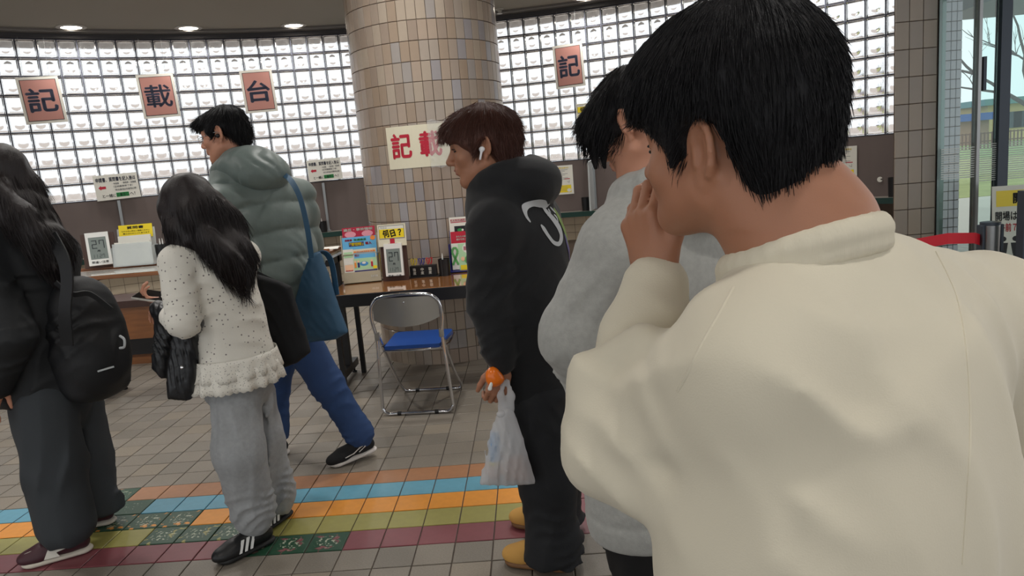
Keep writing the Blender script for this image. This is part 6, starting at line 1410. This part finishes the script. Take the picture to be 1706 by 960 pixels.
# ---------------- person in grey hoodie
def build_grey():
    f = unit((-.72, .69, 0)); u = UPV; r = np.cross(f, u)
    root = person('person in light grey hoodie with black hair, head bowed', (W(1090, 900, 1.78)[0], 1.82, 0))
    GH = mat('light grey marl fleece', (164, 164, 160), .9, bump=.3, bscale=300, var=.08, vscale=70, sheen=.15); BT = mat('black trousers', (20, 20, 22), .8, bump=.2, bscale=300)
    hc = W(1062, 212, 1.80); H = Frame(hc, (-.70, .60, -.38), (-.30, .24, 1), 1.0); a = H.axes
    nb = W(1100, 318, 1.80); chest = W(1105, 450, 1.82); belly = W(1095, 620, 1.82); pel = W(1088, 832, 1.82)
    sl = chest-r*.165+u*.075; sr = chest+r*.19+u*.09; el = W(968, 560, 1.72); wl = W(1010, 690, 1.92); er = W(1235, 600, 2.05); wr = W(1150, 680, 2.10)
    hl, hr = W(1068, 880, 1.76), W(1112, 872, 1.94)
    kl, kr = np.array([hl[0]-.01, 1.76, .48]), np.array([hr[0]+.02, 1.98, .48]); al, ar = np.array([hl[0]+.03, 1.80, .09]), np.array([hr[0]+.05, 2.02, .09])
    B = Field(); head(B, H); B.cap(H(0, -.03, -.06), nb, .056, .064, .03); B.cap(nb, chest, .08, .13, .06, (f, .7)); B.cap(chest, pel, .13, .13, .06, (f, .7))
    for s_, e_, w_ in ((sl, el, wl), (sr, er, wr)): B.chain([s_, e_, w_], [.05, .04, .03], .03)
    for a_, b_, c_ in ((hl, kl, al), (hr, kr, ar)): B.chain([a_, b_, c_], [.08, .055, .04], .03)
    for w_, e_, rt in ((wl, el, False), (wr, er, True)): hand(B, w_, unit(w_-e_), -u, .98, (.4, .4, .5, .5), .3, right=rt)
    field_obj('body', B, .012, SKIN, root, fine=((hc, .15, .0042),)); face_parts(H, root, HAIRK)
    h = Field(); h.ell(H(0, -.018, .052), (.090, .114, .090), a, .02); h.ell(H(0, .070, .058), (.074, .058, .050), a, .03); h.ell(H(0, -.080, .0), (.072, .040, .050), a, .03)
    for q in (-1, 1): h.ell(H(q*.072, .020, .024), (.020, .040, .034), a, .015); h.cap(H(q*.072, .045, .03), H(q*.066, .085, -.06), .020, .006, .02)
    h.cap(H(-.05, .09, .05), H(-.045, .125, -.045), .025, .005, .02); h.cap(H(0, .10, .05), H(.01, .128, -.03), .03, .006, .02)
    for q in (-1, 1): h.ell(H(q*.094, -.018, -.006), (.032, .032, .042), a, .008, True)
    h.ell(H(0, .07, -.055), (.062, .062, .060), a, .012, True)
    h.disp(lambda P: .003*snoise([P[0], P[1], P[2]*.35], 95, 214)+.003*snoise([P[0], P[1], P[2]*.5], 42, 215))
    hair_obj('hair', h, .005, HAIRK, root, down_flow(H(0, -.03, .15), H.f, .25), 6000, n=6, step=.009, r=.0006, curl=.06, out=.003, sel=face_free(H, .02, .06), keep=tip_ok(H, -.30, .05))
    T = Field(); T.cap(nb-u*.03, chest, .10, .20, .05, (f, .76)); T.cap(chest, belly, .205, .215, .06, (f, .78)); T.cap(belly, pel, .215, .205, .06, (f, .80)); T.cap(nb-u*.03, sl, .085, .095, .08); T.cap(nb-u*.03, sr, .085, .095, .08)
    T.chain([sl, el, wl], [.105, .098, .07], .03); T.chain([sr, er, wr], [.105, .095, .07], .03)
    hb = nb+u*.0
    for t in np.linspace(-2.6, 2.6, 13): q0, q1 = [hb+u*(.035-.045*(math.cos(x)+1)/2)+r*math.sin(x)*.098+f*(math.cos(x)*.094-.01) for x in (t, t+.42)]; T.cap(q0, q1, .038, .038, .015)
    T.ell(hb-f*.12-u*.045, (.12, .085, .055), (r, f, u), .03); T.ell(hb+u*.06, (.070, .082, .10), (r, f, u), .015, True)
    T.cap(pel+u*.04, pel-u*.02, .188, .182, .02, (f, .82)); T.cut(pel-u*.065, -u, .008); T.disp(lambda P: .004*np.exp(-((P[2]-(pel[2]+.012+.0*P[0]))/.006)**2)+0*P[1])
    T.folds(el+r*.05, unit(.4*u+f*.4-r), .06, .016, .2, 220); T.folds(sl-u*.1, unit(u*.3-r+f*.4), .07, .011, .2, 221); T.folds(belly-r*.15, unit(u+.5*r), .07, .012, .2, 222); T.folds(hb-f*.1-r*.07, unit(f+.6*r), .05, .012, .12, 223)
    hd_ = field_obj('hoodie', T, .0085, GH, root)
    surface_seam(hd_, [(972, 806), (1010, 838), (1060, 850), (1140, 846)], .0025, GH, hd_)
    J = Field(); J.cap(pel, pel-u*.08, .145, .155, .05, (f, .84)); J.chain([hl, kl, al], [.11, .085, .075], .03); J.chain([hr, kr, ar], [.11, .085, .075], .03); J.cut(pel+u*.02, u, .01); J.folds(kl, unit(.3*u+f), .07, .014, .3, 230)
    field_obj('trousers', J, .011, BT, root)
    SH = mat('black leather sneaker', (24, 24, 26), .4); SO = mat('black rubber sole', (30, 30, 30), .6)
    for q in (al, ar): shoe(root, Frame(np.array([q[0], q[1], 0])+f*.05, f, u, 1.0), SH, SO, name='sneaker')
build_grey(); print('grey', time.time()-T0)

# ---------------- man in cream sweatshirt, nearest
def build_cream():
    u = UPV; f = unit((-.62, .78, 0)); r = np.cross(f, u)
    root = person('man in cream sweatshirt with black hair holding hand to mouth', (W(1400, 900, .85)[0], .9, 0))
    CR_ = mat('cream sweatshirt fleece', (208, 200, 180), .9, bump=.12, bscale=500, sheen=.15, var=.015, vscale=4)
    hc = W(1211, 250, .90); H = Frame(hc, (-.66, .75, .0), (-.08, .05, 1), .97); H.jaw = .80; a = H.axes
    nb = W(1326, 390, .86); chest = W(1405, 660, .84); belly = W(1388, 900, .84); pel = chest-u*.42+f*.02
    sl = W(1268, 620, .76); sr = W(1628, 560, 1.0); el = W(1052, 722, .90); wl = W(1094, 462, 1.01); er = W(1690, 880, 1.02); wr = er-u*.24+f*.06
    hl, hr = pel-r*.09-u*.05, pel+r*.09-u*.05; kl, kr = hl-u*.40, hr-u*.40; al, ar = np.array([kl[0]+.02, kl[1]-.02, .09]), np.array([kr[0]+.02, kr[1]-.02, .09])
    B = Field(); head(B, H); B.cap(H(0, -.035, -.05), nb, .060, .066, .03); B.cap(H(0, -.05, -.03), nb-f*.03, .045, .06, .04); B.cap(nb, chest, .08, .14, .06, (f, .7)); B.cap(chest, pel, .14, .13, .06, (f, .7))
    for s_, e_, w_ in ((sl, el, wl), (sr, er, wr)): B.chain([s_, e_, w_], [.05, .042, .031], .03)
    for a_, b_, c_ in ((hl, kl, al), (hr, kr, ar)): B.chain([a_, b_, c_], [.085, .058, .04], .03)
    fw = unit(W(1064, 362, 1.03)-wl); pd = unit(np.array([.80, .55, .10])); tips, th = hand(B, wl+fw*.004, fw, pd, .96, (.66, .60, .58, .60), .05, .0, right=False)
    hand(B, wr, unit(wr-er), -f, 1.0, (.35, .4, .45, .5), .3, right=True)
    field_obj('body', B, .012, SKIN2, root, fine=((hc, .16, .0036), (wl+fw*.08, .11, .0034))); face_parts(H, root, HAIRK, (-1, 1))
    # short black hair, tapered at the nape
    h = Field(); h.ell(H(0, -.016, .072), (.092, .126, .112), a, .02); h.ell(H(0, .062, .092), (.074, .064, .060), a, .03); h.ell(H(0, -.082, .020), (.080, .046, .074), a, .03); h.ell(H(0, -.078, -.045), (.062, .034, .045), a, .03)
    for q in (-1, 1): h.ell(H(q*.070, .026, .044), (.014, .040, .030), a, .012); h.cap(H(q*.074, .026, .02), H(q*.073, .030, -.012), .007, .003, .010)
    for q in (-1, 1): h.ell(H(q*.100, -.018, -.006), (.042, .036, .052), a, .008, True)
    h.ell(H(0, .115, -.020), (.12, .080, .076), a, .010, True); h.ell(H(0, .085, -.04), (.12, .050, .055), a, .010, True)
    h.disp(lambda P: .0018*snoise([P[0], P[1], P[2]*.35], 130, 314)+.003*snoise([P[0], P[1], P[2]*.5], 36, 315))
    hair_obj('hair', h, .0045, HAIRK, root, down_flow(H(0, -.02, .17), H.f, .05), 14000, n=5, step=.0055, r=.0004, curl=.06, out=.0015, sel=face_free(H, .045, .05), keep=tip_ok(H, .034, .03))
    # sweatshirt: loose body, dropped shoulders, wide sleeves
    T = Field(); T.cap(nb-u*.085, chest+u*.02, .075, .18, .06, (f, .70)); T.cap(chest-u*.03, chest-u*.10, .215, .225, .06, (f, .66)); T.cap(chest-u*.10, belly, .225, .232, .06, (f, .70)); T.cap(belly, pel, .232, .225, .06, (f, .74))
    T.cap(nb-u*.066-f*.012, sl, .064, .086, .05); T.cap(nb-u*.062-f*.012, sr, .072, .110, .06); T.cap(sr, er, .112, .098, .022); T.cap(er, wr, .098, .075, .04)
    T.cap(sl, el, .090, .078, .04); T.cap(el, wl-unit(wl-el)*.09, .074, .064, .02); T.cap(wl-unit(wl-el)*.09, wl-unit(wl-el)*.014, .063, .052, .02)
    # folds of the bent sleeve: an overhang at the crook, a bag of cloth at the elbow
    T.cap(W(982, 612, .90), W(1075, 575, .86), .022, .026, .022); T.cap(W(1000, 775, .87), W(1120, 815, .80), .030, .036, .04); T.cap(W(985, 650, .89), W(990, 745, .88), .026, .030, .03)
    T.cap(W(1190, 520, .79), W(1125, 645, .79), .020, .020, .03)
    T.disp(lambda P: .006*snoise(P, 8, 320, 1))
    T.folds(W(1010, 700, .84), unit(u*.5+np.array([1., 0, 0])), .05, .014, .10, 330, .8); T.folds(W(1090, 560, .90), unit(u+np.array([.5, 0, 0])), .05, .012, .09, 334, .8); T.folds(W(1215, 760, .64), unit(u*.8+r*.5), .085, .020, .14, 331, .7); T.folds(W(1330, 800, .62), unit(r*.9+u*.4), .14, .013, .20, 335, .6); T.folds(W(1640, 760, .85), unit(.1*u+r), .10, .014, .24, 332, .6); T.folds(W(1180, 940, .64), unit(r), .045, .012, .10, 333)
    T.ell(nb+u*.050-f*.006, (.079, .078, .072), (r, unit(f-u*.42), unit(u+f*.42)), .010, True)
    co = Field()
    for t in np.linspace(-3.1416, 3.1416, 33)[:-1]:
        q0, q1 = [nb-f*.006-u*.019+u*(-.027*math.cos(x))+r*math.sin(x)*.086+f*(math.cos(x)*.086) for x in (t, t+.2)]; co.cap(q0-u*.016, q1-u*.016, .0115, .0115, .004); co.cap(q0, q1, .0115, .0115, .006); co.cap(q0+u*.008-unit(q0-nb)*.003, q1+u*.008-unit(q1-nb)*.003, .0095, .0095, .006)
    T.cut(pel-u*.05, -u, .01)
    top = field_obj('sweatshirt', T, .0085, CR_, root, rel=2); field_obj('collar_rib', co, .004, mat('cream rib knit', (208, 200, 180), .9, bump=.4, bscale=300, stretch=(1, 1, .1)), top)
    surface_seam(top, [(1222, 478), (1198, 522), (1166, 578), (1142, 628), (1128, 652)], .0022, CR_, top); surface_seam(top, [(1560, 420), (1596, 500), (1612, 600), (1616, 740), (1604, 940)], .0022, CR_, top)
    J = Field(); J.cap(pel, pel-u*.08, .15, .16, .05, (f, .84)); J.chain([hl, kl, al], [.11, .09, .08], .03); J.chain([hr, kr, ar], [.11, .09, .08], .03); field_obj('trousers', J, .013, mat('black trousers', (20, 20, 22), .8), root)
    SH = mat('black leather sneaker', (24, 24, 26), .4); SO = mat('white rubber sole', (214, 206, 200), .6)
    for q in (al, ar): shoe(root, Frame(np.array([q[0], q[1], 0])+f*.05, f, u, 1.0), SH, SO, name='sneaker')
build_cream(); print('cream', time.time()-T0)

# ---------------- shopping bag of the hoodie man
PB = bpy.data.materials.new('thin translucent plastic'); PB.use_nodes = True; n = PB.node_tree.nodes; L = PB.node_tree.links; p = n['Principled BSDF']
p.inputs['Base Color'].default_value = srgb(226, 226, 228); p.inputs['Roughness'].default_value = .3
tr = n.new('ShaderNodeBsdfTransparent'); tl_ = n.new('ShaderNodeBsdfTranslucent'); tl_.inputs[0].default_value = srgb(226, 226, 228); m1 = n.new('ShaderNodeMixShader'); m1.inputs[0].default_value = .45; m2 = n.new('ShaderNodeMixShader'); m2.inputs[0].default_value = .76
L.new(p.outputs[0], m1.inputs[1]); L.new(tl_.outputs[0], m1.inputs[2]); L.new(tr.outputs[0], m2.inputs[1]); L.new(m1.outputs[0], m2.inputs[2]); L.new(m2.outputs[0], n['Material Output'].inputs[0])
Y0 = 2.27; sb = empty('shopping_bag', W(843, 808, Y0)); tag(sb, 'white plastic shopping bag hanging from the hoodie man hand', 'shopping bag')
b = Field(); b.slab([W(*q, Y0) for q in ((832, 680), (852, 676), (868, 715), (884, 770), (894, 801), (850, 808), (796, 811), (804, 775), (818, 715))], (-.2, -.97, 0), .016, .014, .05, .02)
b.folds(W(850, 740, Y0-.04), (1, 0, .25), .02, .010, .18, 401, 1.0); b.folds(W(825, 760, Y0-.04), (1, 0, -.2), .025, .010, .14, 402)
field_obj('bag', b, .006, PB, sb)
b = Field(); b.chain([W(838, 685, Y0), W(834, 660, Y0), W(838, 636, Y0+.01)], [.018, .010, .007], .012, ((-.2, -.97, 0), .35)); b.chain([W(848, 682, Y0), W(852, 660, Y0), W(846, 634, Y0+.01)], [.020, .011, .007], .012, ((-.2, -.97, 0), .35)); b.ell(W(836, 690, Y0-.02), (.018, .014, .012), None, .01); field_obj('handle', b, .0045, PB, sb)
bo = empty('drink_bottle', W(818, 800, Y0)); tag(bo, 'small drink bottle with blue label inside the plastic bag', 'bottle')
MB().lathe([(.015, 0), (.017, .01), (.017, .06)], W(824, 797, Y0), 16, (0.1, 0, 1)).build('body', mat('pinkish drink', (190, 160, 150), .3), bo, True); MB().lathe([(.0175, .06), (.0175, .13), (.014, .15), (.009, .165)], W(824, 797, Y0), 16, (.1, 0, 1)).build('label', mat('blue bottle label', (96, 164, 214), .4), bo, True); MB().lathe([(.009, .165), (.009, .18)], W(824, 797, Y0), 12, (.1, 0, 1)).build('cap', PLW, bo, True)
MB().lathe([(.0178, .052), (.0178, .062)], W(824, 797, Y0), 16, (.1, 0, 1)).build('yellow_band', YEL, bo, True)
sn = Field(); sn.slab([W(*q, Y0) for q in ((845, 765), (872, 755), (886, 798), (840, 803))], (-.2, -.97, 0), .008, .006, .02); o = field_obj('snack_packet', sn, .005, mat('brown pink packet', (176, 132, 112), .4, var=.3, vscale=30)); tag(o, 'brownish snack packet lying in the plastic bag', 'packet')
og = empty('orange_pouch', W(821, 640, 2.25)); tag(og, 'orange rounded pouch with white tab held in the hoodie man hand', 'pouch')
b = Field(); b.ell(W(822, 628, 2.265), (.026, .024, .034), None, .01); b.ell(W(828, 632, 2.265), (.024, .02, .02), None, .01); field_obj('pouch', b, .004, mat('glossy orange', (236, 118, 30), .25), og); b = Field(); b.cap(W(819, 638, 2.245), W(816, 648, 2.245), .006, .008, .005, ((0, 1, 0), .4)); field_obj('tab', b, .003, PLW, og)
print('people', time.time()-T0)
print('scene built in %.1f s' % (time.time()-T0))
